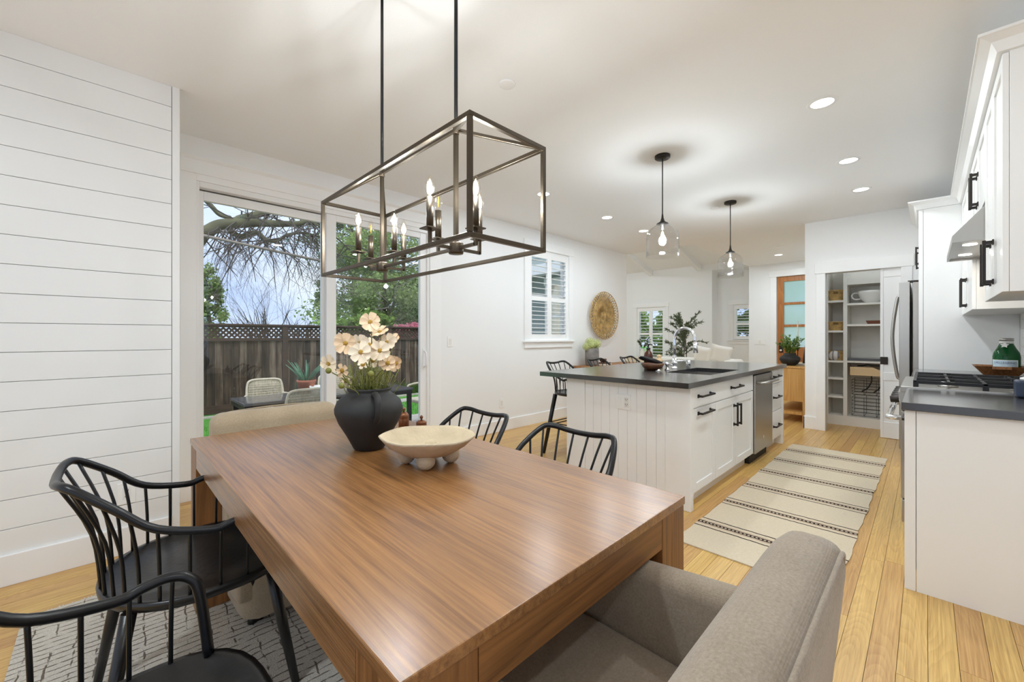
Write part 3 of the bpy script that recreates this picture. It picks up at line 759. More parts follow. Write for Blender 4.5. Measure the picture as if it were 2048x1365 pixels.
# ---- range
rg = thing('gas_range', 'stainless steel gas range with black cast iron grates', 'range', (4.005, -.2, 0))
RX0, RX1 = 3.552, 4.458
MB().box(RX0, RX1, -.57, .07, .06, .90).build('body', 'steel_dark', rg)
MB().box(RX0 + .02, RX1 - .02, -.5, .03, 0, .06).build('kick_plate', 'rubber', rg)
ck = MB().box(RX0, RX1, -.57, .115, .885, .922).build('cooktop', 'steel', rg, bevel=.004)
MB().prism([(.07, .77), (.108, .775), (.125, .885), (.07, .885)], 'x', RX0, RX1).build('control_panel', 'steel', rg)
od = MB().box(RX0 + .004, RX1 - .004, .072, .112, .22, .765).build('oven_door', 'steel', rg, bevel=.004)
MB().box(RX0 + .14, RX1 - .14, .111, .115, .34, .62).build('oven_window', 'rubber', od)
MB().tube([(RX0 + .05, .112, .715), (RX0 + .05, .172, .715), (RX1 - .05, .172, .715), (RX1 - .05, .112, .715)], .016, 10).build('oven_handle', 'chrome', od)
MB().box(RX0 + .004, RX1 - .004, .072, .108, .07, .21).build('drawer', 'steel', rg, bevel=.004)
for k in range(6):
    x = RX0 + .09 + k * .145; kb = MB().cyl((x, .112, .832), (x, .165, .826), .024, .021, 18).build('knob', 'black_hardware', rg, bevel=.002)
    MB().cyl((x, .11, .832), (x, .122, .831), .029, n=18).build('knob_ring', 'chrome', kb)
for gx in (3.565, 3.863, 4.161):
    g = MB(); x0, x1 = gx, gx + .284; z = .952
    g.bar((x0, -.53, z), (x1, -.53, z), .014, .018).bar((x0, .05, z), (x1, .05, z), .014, .018).bar((x0 + .007, -.53, z), (x0 + .007, .05, z), .014, .018).bar((x1 - .007, -.53, z), (x1 - .007, .05, z), .014, .018).bar((x0, -.24, z), (x1, -.24, z), .016, .018)
    xm = (x0 + x1) / 2
    for (c_, s_) in ((-.385, 1), (-.095, 1)):
        g.bar((x0, c_, z), (xm - .03, c_, z + .004), .012, .02).bar((xm + .03, c_, z + .004), (x1, c_, z), .012, .02)
        g.bar((xm, c_ - .145, z), (xm, c_ - .03, z + .004), .012, .02).bar((xm, c_ + .03, z + .004), (xm, c_ + .145, z), .012, .02)
    for (px_, py_) in ((x0 + .01, -.525), (x1 - .01, -.525), (x0 + .01, .045), (x1 - .01, .045), (x0 + .01, -.24), (x1 - .01, -.24)): g.box(px_ - .012, px_ + .012, py_ - .012, py_ + .012, .922, z)
    g.build('grate', 'iron', rg)
    for c_ in (-.385, -.095):
        b_ = MB().lathe([(0, 0), (.045, 0), (.045, .008), (.034, .012), (0, .012)], (xm, c_, .922), 20).build('burner', 'steel', rg)
        MB().lathe([(0, .012), (.032, .012), (.030, .020), (0, .021)], (xm, c_, .922), 20).build('burner_cap', 'iron', b_)

# ---- wall cabinets, hood, crown
UY = -.255
def wall_unit(x0, x1, z0, z1, label, handles, splits, near=False):
    t = thing('wall_cabinet', label, 'cabinet', ((x0 + x1) / 2, -.42, z0))
    MB().box(x0, x1, -.589, UY, z0, z1).build('carcass', 'cabinet', t, bevel=.0012)
    for a, b in zip(splits, splits[1:]):
        d = shaker(t, 'door', 'y', UY, 1, a + .0015, b - .0015, z0, z1 - .004, st=.058)
        for (hx, ha, hb) in handles:
            if a < hx < b: pull(d, (hx, UY + .02, ha), (hx, UY + .02, hb), (0, 1, 0))
    return t
wall_unit(2.785, 3.548, 1.430, 2.475, 'white wall cabinet nearest the camera with black pull', [(3.115, 1.505, 1.70), (3.235, 1.505, 1.70)], (2.787, 3.175, 3.546), True)
wall_unit(3.552, 4.456, 2.005, 2.475, 'short white wall cabinet above the range hood', [(3.96, 2.08, 2.27), (4.06, 2.08, 2.27)], (3.554, 4.005, 4.454))
wall_unit(4.460, 5.678, 1.430, 2.475, 'white wall cabinet between the range hood and the refrigerator panel', [(5.01, 1.49, 1.70), (5.13, 1.49, 1.70)], (4.462, 5.07, 5.676))
def crown(m, pts, z0, z1, run):
    """crown moulding swept along pts with outward normals; run = projection"""
    prof = [(0, 0), (.016, 0), (.020, .010), (run * .45, (z1 - z0) * .55), (run - .008, z1 - z0 - .014), (run, z1 - z0 - .012), (run, z1 - z0), (0, z1 - z0)]
    n = len(prof); vs = []; fs = []
    for (p, nr) in pts:
        for (a, b) in prof: vs.append((p[0] + nr[0] * a, p[1] + nr[1] * a, z0 + b))
    for i in range(len(pts) - 1):
        for k in range(n): fs.append((i * n + k, i * n + (k + 1) % n, (i + 1) * n + (k + 1) % n, (i + 1) * n + k))
    fs.append(tuple(range(n))); fs.append(tuple(len(vs) - n + k for k in reversed(range(n))))
    return m.add(vs, fs)
yF = UY + .021
cm = crown(MB(), [((2.785, -.589), (-1, 0)), ((2.785, yF), (-1, 1)), ((5.68, yF), (-1, 1)), ((5.68, .052), (-1, 1)), ((6.66, .052), (0, 1))], 2.476, 2.552, .075)
tag(cm.build('crown_moulding', 'trim'), 'white crown moulding along the top of the wall cabinets', 'moulding')
hd = thing('range_hood', 'stainless steel wedge range hood above the range', 'range hood', (4.005, -.35, 1.785))
MB().prism([(-.575, 1.825), (-.108, 1.825), (-.25, 2.0), (-.575, 2.0)], 'x', 3.553, 4.455).build('canopy', 'steel', hd)
lip = MB().box(3.553, 4.455, -.12, -.108, 1.787, 1.825).box(3.553, 3.563, -.575, -.12, 1.787, 1.825).box(4.445, 4.455, -.575, -.12, 1.787, 1.825).box(3.563, 4.445, -.575, -.565, 1.787, 1.825)
lip.build('lip', 'steel', hd)
MB().box(3.563, 4.445, -.565, -.12, 1.800, 1.806).build('underside', 'steel', hd)
for k in range(3):
    bf = MB().box(3.60 + k * .275, 3.60 + k * .275 + .26, -.545, -.27, 1.795, 1.800).build('baffle_filter', 'steel_dark', hd)
    for j in range(8): MB().box(3.61 + k * .275 + j * .031, 3.61 + k * .275 + j * .031 + .017, -.535, -.28, 1.790, 1.795).build('baffle', 'steel', bf)
for x in (3.78, 4.23):
    MB().cyl((x, -.19, 1.7995), (x, -.19, 1.797), .032, n=20).build('hood_lamp', 'hood_light', hd)
    lamp('hood_lamp_light', 'AREA', (x, -.19, 1.79), 1.2, (1, .93, .82), .05, hd)

# ---- refrigerator in its enclosure
en = thing('refrigerator_enclosure', 'tall white cabinet panel and overhead cupboard around the refrigerator', 'cabinet', (6.17, -.25, 0))
MB().box(5.682, 5.715, -.578, .018, 0, 2.475).build('side_panel', 'cabinet', en, bevel=.0012)
MB().box(5.682, 5.715, .0205, .052, 0, 2.475).build('side_stile', 'cabinet', en, bevel=.0012)
MB().box(6.62, 6.66, -.578, .05, 0, 2.475).build('side_panel', 'cabinet', en)
MB().box(5.716, 6.619, -.578, .03, 1.86, 2.475).build('carcass', 'cabinet', en)
for (a, b, hx) in ((5.72, 6.165, 6.12), (6.172, 6.615, 6.22)):
    d = shaker(en, 'door', 'y', .03, 1, a, b, 1.865, 2.465); pull(d, (5.86 if a < 6 else hx, .05, 1.97), (5.86 if a < 6 else hx, .05, 2.13), (0, 1, 0), stand=.022)
fr = thing('refrigerator', 'stainless steel french door refrigerator with curved handles', 'refrigerator', (6.17, -.2, 0))
MB().box(5.735, 6.60, -.57, .092, .01, 1.775).build('body', 'steel_dark', fr)
MB().box(5.74, 5.80, .05, .13, 1.775, 1.795).build('hinge_cover', 'black_hardware', fr)
for (a, b, hx) in ((5.737, 6.164, 6.10), (6.172, 6.598, 6.235)):
    d = MB().box(a, b, .114, .194, .72, 1.785).build('door', 'steel', fr, bevel=.006)
    MB().tube(spline([(hx, .194, .78), (hx, .225, .82), (hx, .262, 1.22), (hx, .225, 1.62), (hx, .194, 1.66)], 6), .013, 10).build('handle', 'steel', d)
d = MB().box(5.737, 6.598, .114, .194, .09, .71).build('freezer_drawer', 'steel', fr, bevel=.006)
MB().tube(spline([(5.80, .194, .62), (5.84, .235, .62), (6.17, .25, .62), (6.49, .235, .62), (6.53, .194, .62)], 6), .013, 10).build('handle', 'steel', d)

# ---- things on the kitchen worktops
wtr = thing('wooden_tray', 'angular wooden dough tray on the far kitchen worktop', 'tray', (5.16, -.42, .9145))
cx, cy = 5.16, -.42
def frustum(m, cx, cy, z0, z1, a0, b0, a1, b1, th):
    P = lambda z, a, b: [(cx - a, cy - b, z), (cx + a, cy - b, z), (cx + a, cy + b, z), (cx - a, cy + b, z)]
    vs = P(z0, a0, b0) + P(z1, a1, b1) + P(z1, a1 - th, b1 - th) + P(z0 + th, a0 - th * .3, b0 - th * .3)
    fs = [(3, 2, 1, 0)]
    for (u, v_) in ((0, 4), (4, 8), (8, 12)):
        for i in range(4): fs.append((u + i, u + (i + 1) % 4, v_ + (i + 1) % 4, v_ + i))
    fs.append((12, 13, 14, 15)); return m.add(vs, fs)
frustum(MB(), cx, cy, .9145, .995, .09, .085, .15, .145, .012).build('tray_body', 'tray_wood', wtr)
MB().box(cx - .172, cx - .140, cy - .05, cy + .05, .972, .993).build('tray_handle', 'tray_wood', wtr, bevel=.003)
MB().box(cx + .140, cx + .172, cy - .05, cy + .05, .972, .993).build('tray_handle', 'tray_wood', wtr, bevel=.003)
bt = thing('water_bottle', 'green glass mineral water bottle with pale blue label', 'bottle', (5.15, -.455, .928))
bx_, by_, bz_ = 5.15, -.455, .928
MB().lathe([(0, 0), (.072, 0), (.075, .01), (.075, .145), (.071, .172), (.050, .215), (.038, .245), (.036, .27), (0, .27)], (bx_, by_, bz_), 32).build('glass_body', 'green_glass', bt)
MB().lathe([(.0362, .245), (.0378, .246), (.0378, .27), (0, .27)], (bx_, by_, bz_), 24).build('neck_foil', 'white_ceramic', bt)
MB().lathe([(0, .27), (.040, .27), (.040, .291), (0, .292)], (bx_, by_, bz_), 24).build('cap', 'steel', bt)
def wrap(name, mat, a0, a1, z0, z1, r, parent, seg=10):
    m = MB(); vs = []; fs = []
    for k in range(seg + 1):
        a = R(a0 + (a1 - a0) * k / seg)
        for z in (z0, z1): vs.append((bx_ + r * math.cos(a), by_ + r * math.sin(a), bz_ + z))
        if k: fs.append((2 * k - 2, 2 * k, 2 * k + 1, 2 * k - 1))
    return m.add(vs, fs, True).build(name, mat, parent)
plain('label_blue', (.55, .70, .80), .5, var=.25, bscale=120); plain('label_print', (.03, .05, .16), .6)
lab = wrap('label', 'label_blue', 105, 225, .03, .118, .0757, bt)
wrap('label_edge', 'plate_white', 222, 226, .03, .118, .0760, lab, 2); wrap('label_edge', 'plate_white', 105, 226, .114, .118, .0760, lab)
# lettering wrapped round the label
fc = bpy.data.curves.new('lettering', 'FONT'); fc.body = 'S.PELLEGRINO'; fc.size = .021; fc.align_x = 'CENTER'; fc.extrude = .0
fo_ = bpy.data.objects.new('lettering_src', fc); C.objects.link(fo_)
dg = bpy.context.evaluated_depsgraph_get(); dg.update(); me = bpy.data.meshes.new_from_object(fo_.evaluated_get(dg)); bpy.data.objects.remove(fo_)
vs = []
for v in me.vertices:
    a = R(168) + v.co.x / .0763; vs.append((bx_ + .0763 * math.cos(a), by_ + .0763 * math.sin(a), bz_ + .088 + v.co.y))
MB().add(vs, [tuple(p.vertices) for p in me.polygons]).build('lettering', 'label_print', lab, fix=False)
m = MB(); vs = []; N_ = 10                                     # pale star emblem on the shoulder
ce_ = V(bx_, by_, bz_ + .205); nd = V(math.cos(R(165)), math.sin(R(165)), .55).normalized(); tx = V(-nd.y, nd.x, 0).normalized(); ty = nd.cross(tx)
for k in range(N_):
    a = 2 * math.pi * k / N_ + .3; r_ = .026 if k % 2 == 0 else .014; vs.append(ce_ + nd * .064 + (tx * math.cos(a) + ty * math.sin(a)) * r_)
m.add(vs, [tuple(range(N_))]).build('shoulder_emblem', 'plate_white', bt)
nb = thing('storage_jar', 'navy blue square jar with pale top on the nearest worktop', 'jar', (3.42, -.385, .9143))
MB().box(3.365, 3.475, -.44, -.33, .9143, 1.005).build('body', 'navy', nb, bevel=.012, seg=3)
MB().lathe([(0, 0), (.038, 0), (.038, .012), (.016, .02), (.014, .045), (0, .05)], (3.42, -.385, 1.005), 20).build('stopper', 'white_ceramic', nb)

# ---- pantry shelving
pu = thing('pantry_shelving', 'white built-in pantry shelving seen through the pantry doorway', 'shelving', (7.5, .55, 0))
PX0, PX1 = 7.30, 7.70; Y0, YD, Y1 = -.10, .79, 1.0
MB().box(PX1, PX1 + .02, Y0, Y1, 0, 2.35).build('back', 'pantry_paint', pu)
MB().box(PX0, PX1, Y1 - .02, Y1, .13, 2.35).build('side', 'pantry_paint', pu); MB().box(PX0, PX1, Y0, Y0 + .02, .13, 2.35).build('side', 'pantry_paint', pu)
MB().box(PX0 - .01, PX1, YD - .022, YD + .022, .13, 2.35).build('divider', 'pantry_paint', pu, bevel=.002)
MB().box(PX0 - .01, PX1, Y0, Y1, 0, .13).build('plinth', 'pantry_paint', pu)
for z in (1.738, 1.316, .894, .655, .398): MB().box(PX0 - .006, PX1, YD + .022, Y1 - .02, z - .028, z).build('shelf', 'pantry_paint', pu, bevel=.002)
for z in (1.690, 1.400): MB().box(PX0 - .006, PX1, Y0 + .02, YD - .022, z - .028, z).build('shelf', 'pantry_paint', pu, bevel=.002)
sf = MB().box(PX0 + .02, PX1, Y0 + .02, YD - .022, 1.945, 1.965).build('shelf', 'pantry_paint', pu)
poly = [(Y0 + .02, 1.945), (YD - .022, 1.945)]; n_ = 48
for k in range(n_ + 1):
    y_ = YD - .022 - (YD - Y0 - .042) * k / n_; poly.append((y_, 1.99 + .055 * abs(math.cos(math.pi * (y_ - Y0) / .17)) ** .6))
MB().prism(poly, 'x', PX0 - .006, PX0 + .014).build('scalloped_rail', 'pantry_paint', sf)
MB().box(PX0 - .012, PX1, Y0 + .02, YD - .022, .90, .938).build('counter', 'stone_black', pu, bevel=.002)
MB().box(PX0 - .006, PX1, Y0 + .02, YD - .022, .872, .90).build('counter_rail', 'pantry_paint', pu)
dr = MB(); poly = [(Y0 + .05, .70), (YD - .05, .70), (YD - .05, .815)] + [(YD - .05 - .04 * k, .815 - (.042 * math.sin(math.pi * (k - 6) / 6) if 6 <= k <= 12 else 0)) for k in range(1, 19)]
poly = [p for p in poly if p[0] >= Y0 + .05]
dr.prism(poly, 'x', PX0, PX0 + .016).box(PX0 + .016, PX1 - .03, Y0 + .05, YD - .05, .70, .712).box(PX0 + .016, PX1 - .03, Y0 + .05, Y0 + .064, .70, .80).box(PX0 + .016, PX1 - .03, YD - .064, YD - .05, .70, .80)
dr.build('pull_out_drawer', 'maple', pu)
for (za, zb) in ((.44, .64), (.15, .40)):
    m = MB(); a, b = Y0 + .06, YD - .07; xa, xb = PX0 + .01, PX1 - .06
    for k in range(6):
        z = za + (zb - za) * k / 5; m.tube([(xa, a, z), (xb, a, z), (xb, b, z), (xa, b, z)], .0028, 6, True)
    for k in range(7):
        y_ = a + (b - a) * k / 6; m.tube([(xa, y_, zb), (xa, y_, za), (xb, y_, za), (xb, y_, zb)], .0028, 6)
    m.build('wire_basket', 'wire', pu)
def basket(c, lx, ly, h, label):
    t = thing('storage_basket', label, 'basket', c, 'woven pantry baskets')
    n = 5; rows = 8
    for k in range(rows):
        z = c[2] + h * (k + .5) / rows; f = .90 + .1 * k / rows; m = MB()
        pts = [(c[0] - lx * f, c[1] - ly * f, z), (c[0] + lx * f, c[1] - ly * f, z), (c[0] + lx * f, c[1] + ly * f, z), (c[0] - lx * f, c[1] + ly * f, z)]
        if k in (5, 6):                                       # grip hole in the end wall
            m.tube([(c[0] - lx * f, c[1] - ly * .35, z), pts[0], pts[1], pts[2], pts[3], (c[0] - lx * f, c[1] + ly * .35, z)], h / rows * .56, 6)
        else: m.tube(pts, h / rows * .56, 6, True)
        m.build('woven_row', 'basket', t)
    MB().box(c[0] - lx * .9, c[0] + lx * .9, c[1] - ly * .9, c[1] + ly * .9, c[2], c[2] + .006).build('bottom', 'basket', t)
    return t
basket((7.46, .898, 1.7385), .14, .078, .15, 'honey woven basket on the highest left pantry shelf')
basket((7.46, .897, 1.3165), .14, .080, .125, 'honey woven basket on the second left pantry shelf')
basket((7.48, .897, .8945), .14, .080, .13, 'honey woven basket half hidden by a striped towel')
def stripe_towel():
    n = NT('towel_stripe'); c = n.coord(); s_ = n.n('SeparateXYZ', Vector=c)
    u = n.math('FRACT', n.math('MULTIPLY', s_.outputs[1], 17.0)); col = n.mix(n.math('LESS_THAN', u, .32), (.72, .69, .66, 1), (.30, .27, .27, 1))
    n.finish('towel_stripe', Base_Color=col, Roughness=.95)
stripe_towel()
m = MB(); blob(m, (7.335, .915, .962), .05, .062, .066, 5, amp=.12); tag(m.build('striped_towel', 'towel_stripe'), 'white and grey striped towel draped over a pantry basket', 'towel')
cup = thing('mixing_bowl', 'white handled mixing bowl on the pantry shelf', 'bowl', (7.46, .52, 1.6905))
MB().lathe([(0, 0), (.07, 0), (.075, .006), (.125, .06), (.150, .13), (.160, .165), (.154, .166), (.142, .13), (.115, .06), (.06, .012), (0, .010)], (7.46, .52, 1.6905), 36).build('bowl', 'white_ceramic', cup)
MB().tube(spline([(7.44, .655, 1.83), (7.44, .71, 1.835), (7.44, .735, 1.795), (7.44, .705, 1.75), (7.44, .635, 1.752)], 5), .011, 8).build('handle', 'white_ceramic', cup)
m = MB(); frustum(m, 7.45, .455, 1.4005, 1.448, .075, .105, .09, .125, .008); tag(m.build('brown_dish', 'brown_tray'), 'rectangular brown baking dish on the pantry shelf', 'dish')
m = MB().tube(spline([(7.40, .34, .972), (7.38, .40, .985), (7.37, .43, 1.0)], 4), [.010] * 8 + [.013], 8).tube(spline([(7.4, .34, .972), (7.42, .25, .955)], 4), .02, 8); tag(m.build('black_ladle', 'rubber'), 'black kitchen ladle resting on the dark pantry counter', 'utensil')
m = MB().tube(spline([(7.42, .38, .82), (7.35, .42, .84), (7.38, .50, .835), (7.36, .56, .845), (7.40, .62, .83), (7.36, .66, .83)], 8), .009, 8); tag(m.build('power_cord', 'cable'), 'black power cord coiled in the maple pantry drawer', 'cord')
m = MB().tube(spline([(7.35, .52, .70), (7.34, .52, .62), (7.36, .56, .53), (7.38, .62, .48)], 6), .008, 8).tube(spline([(7.35, .42, .70), (7.34, .42, .62), (7.36, .44, .54), (7.38, .50, .47)], 6), .008, 8); tag(m.build('hanging_cord', 'cable'), 'pair of black cords hanging below the maple pantry drawer', 'cord')
m = MB().box(7.36, 7.42, .50, .60, .71, .78); 

# ---- wall plates
def plate(c, axis, w_, h_, label, cat, rocker=True):
    t = thing('wall_plate', label, cat, c); x, y, z = c
    def B(m, du, dz, d0, d1):
        return m.box(x - du, x + du, y - d1, y - d0, z - dz, z + dz) if axis == 'y' else m.box(x - d1, x - d0, y - du, y + du, z - dz, z + dz)
    B(MB(), w_ / 2, h_ / 2, 0, .006).build('plate', 'plate_white', t, bevel=.002)
    if rocker: B(MB(), .016, .033, .006, .009).build('rocker', 'white_ceramic', t, bevel=.001)
    else:
        B(MB(), .017, .034, .006, .008).build('socket', 'white_ceramic', t)
        for dz in (-.018, .018):
            m = MB(); B(m.__class__(), .001, .001, 0, 0)
            for du in (-.007, .006): m.box(x + du, x + du + .002, y - .0088, y - .0078, z + dz - .004, z + dz + .006) if axis == 'y' else m.box(x - .0088, x - .0078, y + du, y + du + .002, z + dz - .004, z + dz + .006)
            m.build('socket_slot', 'rubber', t)
    return t
plate((2.857, WY, 1.171), 'y', .075, .12, 'white light switch plate beside the sliding door', 'light switch')
plate((3.68, WY, .362), 'y', .075, .12, 'white outlet plate low on the garden wall', 'outlet')
plate((.093, SY, .341), 'y', .075, .12, 'white outlet plate low on the shiplap wall', 'outlet', False)
plate((9.9, 2.49, 1.115), 'x', .21, .12, 'white switch plate on the entry wall beside the front door', 'light switch')
vt = thing('floor_vent', 'brown slotted floor vent by the garden wall', 'vent', (4.27, 3.64, 0))
MB().box(4.12, 4.42, 3.59, 3.69, .0005, .004).build('frame', 'console_wood', vt)
for k in range(12): MB().box(4.135 + k * .0235, 4.135 + k * .0235 + .008, 3.60, 3.68, .004, .0055).build('slot', 'dark_void', vt)
# ================================================================== dining area
rug = tag(MB().box(-.25, 1.72, .02, 2.76, .0005, .012).build('dining_rug', 'rug_grid'), 'cream woven rug with brown broken grid lines under the dining table', 'rug')
fr_ = MB(); rr = random.Random(3)
for k in range(150):
    x = -.25 + 1.97 * k / 149; fr_.tube([(x, 2.758, .008), (x + rr.uniform(-.008, .008), 2.758 + rr.uniform(.012, .03), .004)], .003, 4)
f = fr_.build('fringe', 'towel', rug); f['kind'] = 'stuff'
runner_mat(.488, 2.82 - 4.015)
vs = []; nx = 40
for i in range(nx + 1):
    x = 2.455 + (5.575 - 2.455) * i / nx
    e = .004 * math.sin(i * 1.7) + .003 * math.sin(i * .63)
    for (y, z) in ((.275 + .03 * (1 - i / nx) + e, .0008), (.275 + .03 * (1 - i / nx) + e, .007), (1.085 - .02 * (1 - abs(i / nx - .3)) + e, .007), (1.085 - .02 * (1 - abs(i / nx - .3)) + e, .0008)): vs.append((x, y, z))
fs = [(0, 1, 2, 3), (nx * 4 + 3, nx * 4 + 2, nx * 4 + 1, nx * 4)]
for i in range(nx):
    for k in range(4): fs.append((i * 4 + k, i * 4 + (k + 1) % 4, (i + 1) * 4 + (k + 1) % 4, (i + 1) * 4 + k))
ru = tag(MB().add(vs, fs).build('runner_rug', 'rug_stripe'), 'cream runner rug with dark brown stripes beside the island', 'rug')

TX0, TX1, TY0, TY1, TH_ = .285, 1.228, .505, 2.41, .76
tb = thing('dining_table', 'large rectangular brown wooden dining table with thick square legs', 'table', ((TX0 + TX1) / 2, (TY0 + TY1) / 2, 0))
MB().box(TX0, TX1, TY0, TY1, .735, TH_).build('tabletop', 'table_wood', tb, bevel=.003)
MB().box(TX0 + .004, TX0 + .034, TY0 + .145, TY1 - .145, .652, .735).build('apron', 'table_wood', tb); MB().box(TX1 - .034, TX1 - .004, TY0 + .145, TY1 - .145, .652, .735).build('apron', 'table_wood', tb)
MB().box(TX0 + .145, TX1 - .145, TY0 + .004, TY0 + .034, .652, .735).build('apron', 'table_wood_x', tb); MB().box(TX0 + .145, TX1 - .145, TY1 - .034, TY1 - .004, .652, .735).build('apron', 'table_wood_x', tb)
for (a, b) in ((TX0 + .003, TY0 + .003), (TX1 - .143, TY0 + .003), (TX0 + .003, TY1 - .143), (TX1 - .143, TY1 - .143)):
    MB().box(a, a + .14, b, b + .14, .012, .735).build('leg', 'table_wood_z', tb, bevel=.002)

# ---- spindle-back armchairs
def spindle_chair(name, label, cat, seat_z, rail_back, rail_arm, sw, sd, back_hw, stool=False, group=None):
    t = thing(name, label, cat, (0, 0, 0), group)
    # seat: rounded at the back, squarer in front, slightly raised rim
    def outline(f=1.0, n=40):
        pts = []
        for k in range(n):
            a = 2 * math.pi * k / n; c_, s_ = math.cos(a), math.sin(a)
            e = 2.1 if c_ < 0 else 3.2
            rr_ = 1 / ((abs(c_) ** e + abs(s_) ** e) ** (1 / e))
            pts.append((sd / 2 * rr_ * c_ * f, sw / 2 * rr_ * s_ * f))
        return pts
    n = 40; rings = [(outline(.86), seat_z - .034), (outline(.985), seat_z - .026), (outline(1.0), seat_z - .008), (outline(.99), seat_z), (outline(.93), seat_z), (outline(.91), seat_z - .005), (outline(.5), seat_z - .009)]
    vs = [(x, y, z) for (o, z) in rings for (x, y) in o]; fs = [tuple(reversed(range(n)))]
    for i in range(len(rings) - 1):
        for k in range(n): fs.append((i * n + k, i * n + (k + 1) % n, (i + 1) * n + (k + 1) % n, (i + 1) * n + k))
    fs.append(tuple((len(rings) - 1) * n + k for k in range(n)))
    MB().add(vs, fs, True).build('seat', 'black_wood', t)
    # bent rail: front post, arm, back, arm, front post
    bx = -sd / 2 - .075; hw = sw / 2
    half = [(sd * .33, hw - .045, seat_z - .004), (sd * .30, hw - .024, rail_arm - .05), (sd * .262, hw - .012, rail_arm - .010), (sd * .19, hw - .003, rail_arm + .002), (sd * .10, hw, rail_arm - .004), (0, hw - .006, rail_arm - .012), (-sd * .25, hw - .03, rail_arm + .022), (-sd * .42, back_hw + .05, rail_back - .072), (bx + .035, back_hw + .012, rail_back - .008), (bx + .008, back_hw - .03, rail_back), (bx - .004, back_hw * .4, rail_back - .010)]
    ctrl = half + [(bx - .006, 0, rail_back - .013)] + [(x, -y, z) for (x, y, z) in reversed(half)]
    path = spline(ctrl, 5)
    RR = .0118 if not stool else .0115
    MB().tube(path, RR, 12).build('rail', 'black_metal', t)
    # spindles, evenly along the rail, bowing out on their way to the seat rim
    L = [0]
    for a, b in zip(path, path[1:]): L.append(L[-1] + (b - a).length)
    lo_, hi_ = .23, L[-1] - .23; ns = 18 if not stool else 15
    for k in range(ns):
        d = lo_ + (hi_ - lo_) * k / (ns - 1)
        i = max(j for j in range(len(L)) if L[j] <= d); p = path[i]
        if i + 1 < len(path): p = path[i].lerp(path[i + 1], (d - L[i]) / (L[i + 1] - L[i]))
        a = math.atan2(p.y / (sw / 2), p.x / (sd / 2)); e = 2.1 if math.cos(a) < 0 else 3.2
        q = 1 / ((abs(math.cos(a)) ** e + abs(math.sin(a)) ** e) ** (1 / e)) * .955
        foot = V(sd / 2 * q * math.cos(a), sw / 2 * q * math.sin(a), seat_z - .004)
        mid = p.lerp(foot, .5) + V(foot.x - p.x, foot.y - p.y, 0) * .28
        MB().tube(spline([p, mid, foot], 4), .0048 if not stool else .0046, 8).build('spindle', 'black_metal', t)
    fx_, fy_ = sd * .36, sw * .33
    for sx in (-1, 1):
        for sy in (-1, 1):
            top = V(sx * fx_, sy * fy_, seat_z - .03); bot = V(sx * (fx_ + (.07 if not stool else .10)), sy * (fy_ + (.05 if not stool else .07)), 0)
            MB().tube([top, top.lerp(bot, .5), bot], [.019, .017, .0125] if not stool else [.023, .021, .017], 12).build('leg', 'black_wood', t)
    if stool:
        z = .30; k_ = 1 - z / (seat_z - .03)
        X, Y = fx_ + .10 * k_, fy_ + .07 * k_
        m = MB()
        for z_ in (z, z + .028): m.tube([(X, Y, z_), (-X, Y, z_), (-X, -Y, z_), (X, -Y, z_)], .006, 8, True)
        m.build('footrest', 'black_metal', t)
    return t
ch = spindle_chair('dining_chair', '', 'chair', .455, .815, .648, .55, .50, .175, group='black spindle armchairs around the dining table')
places = [((.232, 1.80), 0, 'black spindle-back armchair on the shiplap side, pushed in beside the far armchair'),
          ((.020, .992), R(1), 'black spindle-back armchair on the shiplap side, pulled out nearest the camera'),
          ((1.145, 1.672), R(180), 'black spindle-back armchair on the kitchen side, farther from the camera'),
          ((1.140, 1.055), R(180), 'black spindle-back armchair on the kitchen side, nearer the island corner')]
for i, ((x, y), rz, lab) in enumerate(places):
    o = ch if i == 0 else copy_tree(ch)
    o.location = (x, y, .012); o.rotation_euler = (0, 0, rz); o['label'] = lab

# ---- upholstered host chairs
def cushion_box(m, x0, x1, y0, y1, z0, z1, r=.05, n=6, top=None):
    """rounded box via superellipse rings"""
    k = 40; cx, cy = (x0 + x1) / 2, (y0 + y1) / 2; hx, hy = (x1 - x0) / 2, (y1 - y0) / 2; h = z1 - z0
    def ring(ins, z):
        pts = []; e = 9
        for j in range(k):
            a = 2 * math.pi * (j + .5) / k; c_, s_ = math.cos(a), math.sin(a)
            q = 1 / ((abs(c_) ** e + abs(s_) ** e) ** (1 / e)); 
            pts.append((cx + (hx - ins) * q * c_, cy + (hy - ins) * q * s_, z))
        return pts
    rings = []
    for i in range(n + 1):
        t_ = math.pi / 2 * i / n; rings.append(ring(r * (1 - math.sin(t_)), z0 + r * (1 - math.cos(t_)) * .5))
    for i in range(n + 1):
        t_ = math.pi / 2 * i / n; rings.append(ring(r * (1 - math.cos(t_)), z1 - r * (1 - math.sin(t_))))
    vs = [p for rg_ in rings for p in rg_]; fs = [tuple(reversed(range(k)))]
    for i in range(len(rings) - 1):
        for j in range(k): fs.append((i * k + j, i * k + (j + 1) % k, (i + 1) * k + (j + 1) % k, (i + 1) * k + j))
    fs.append(tuple((len(rings) - 1) * k + j for j in range(k)))
    return m.add(vs, fs, True)
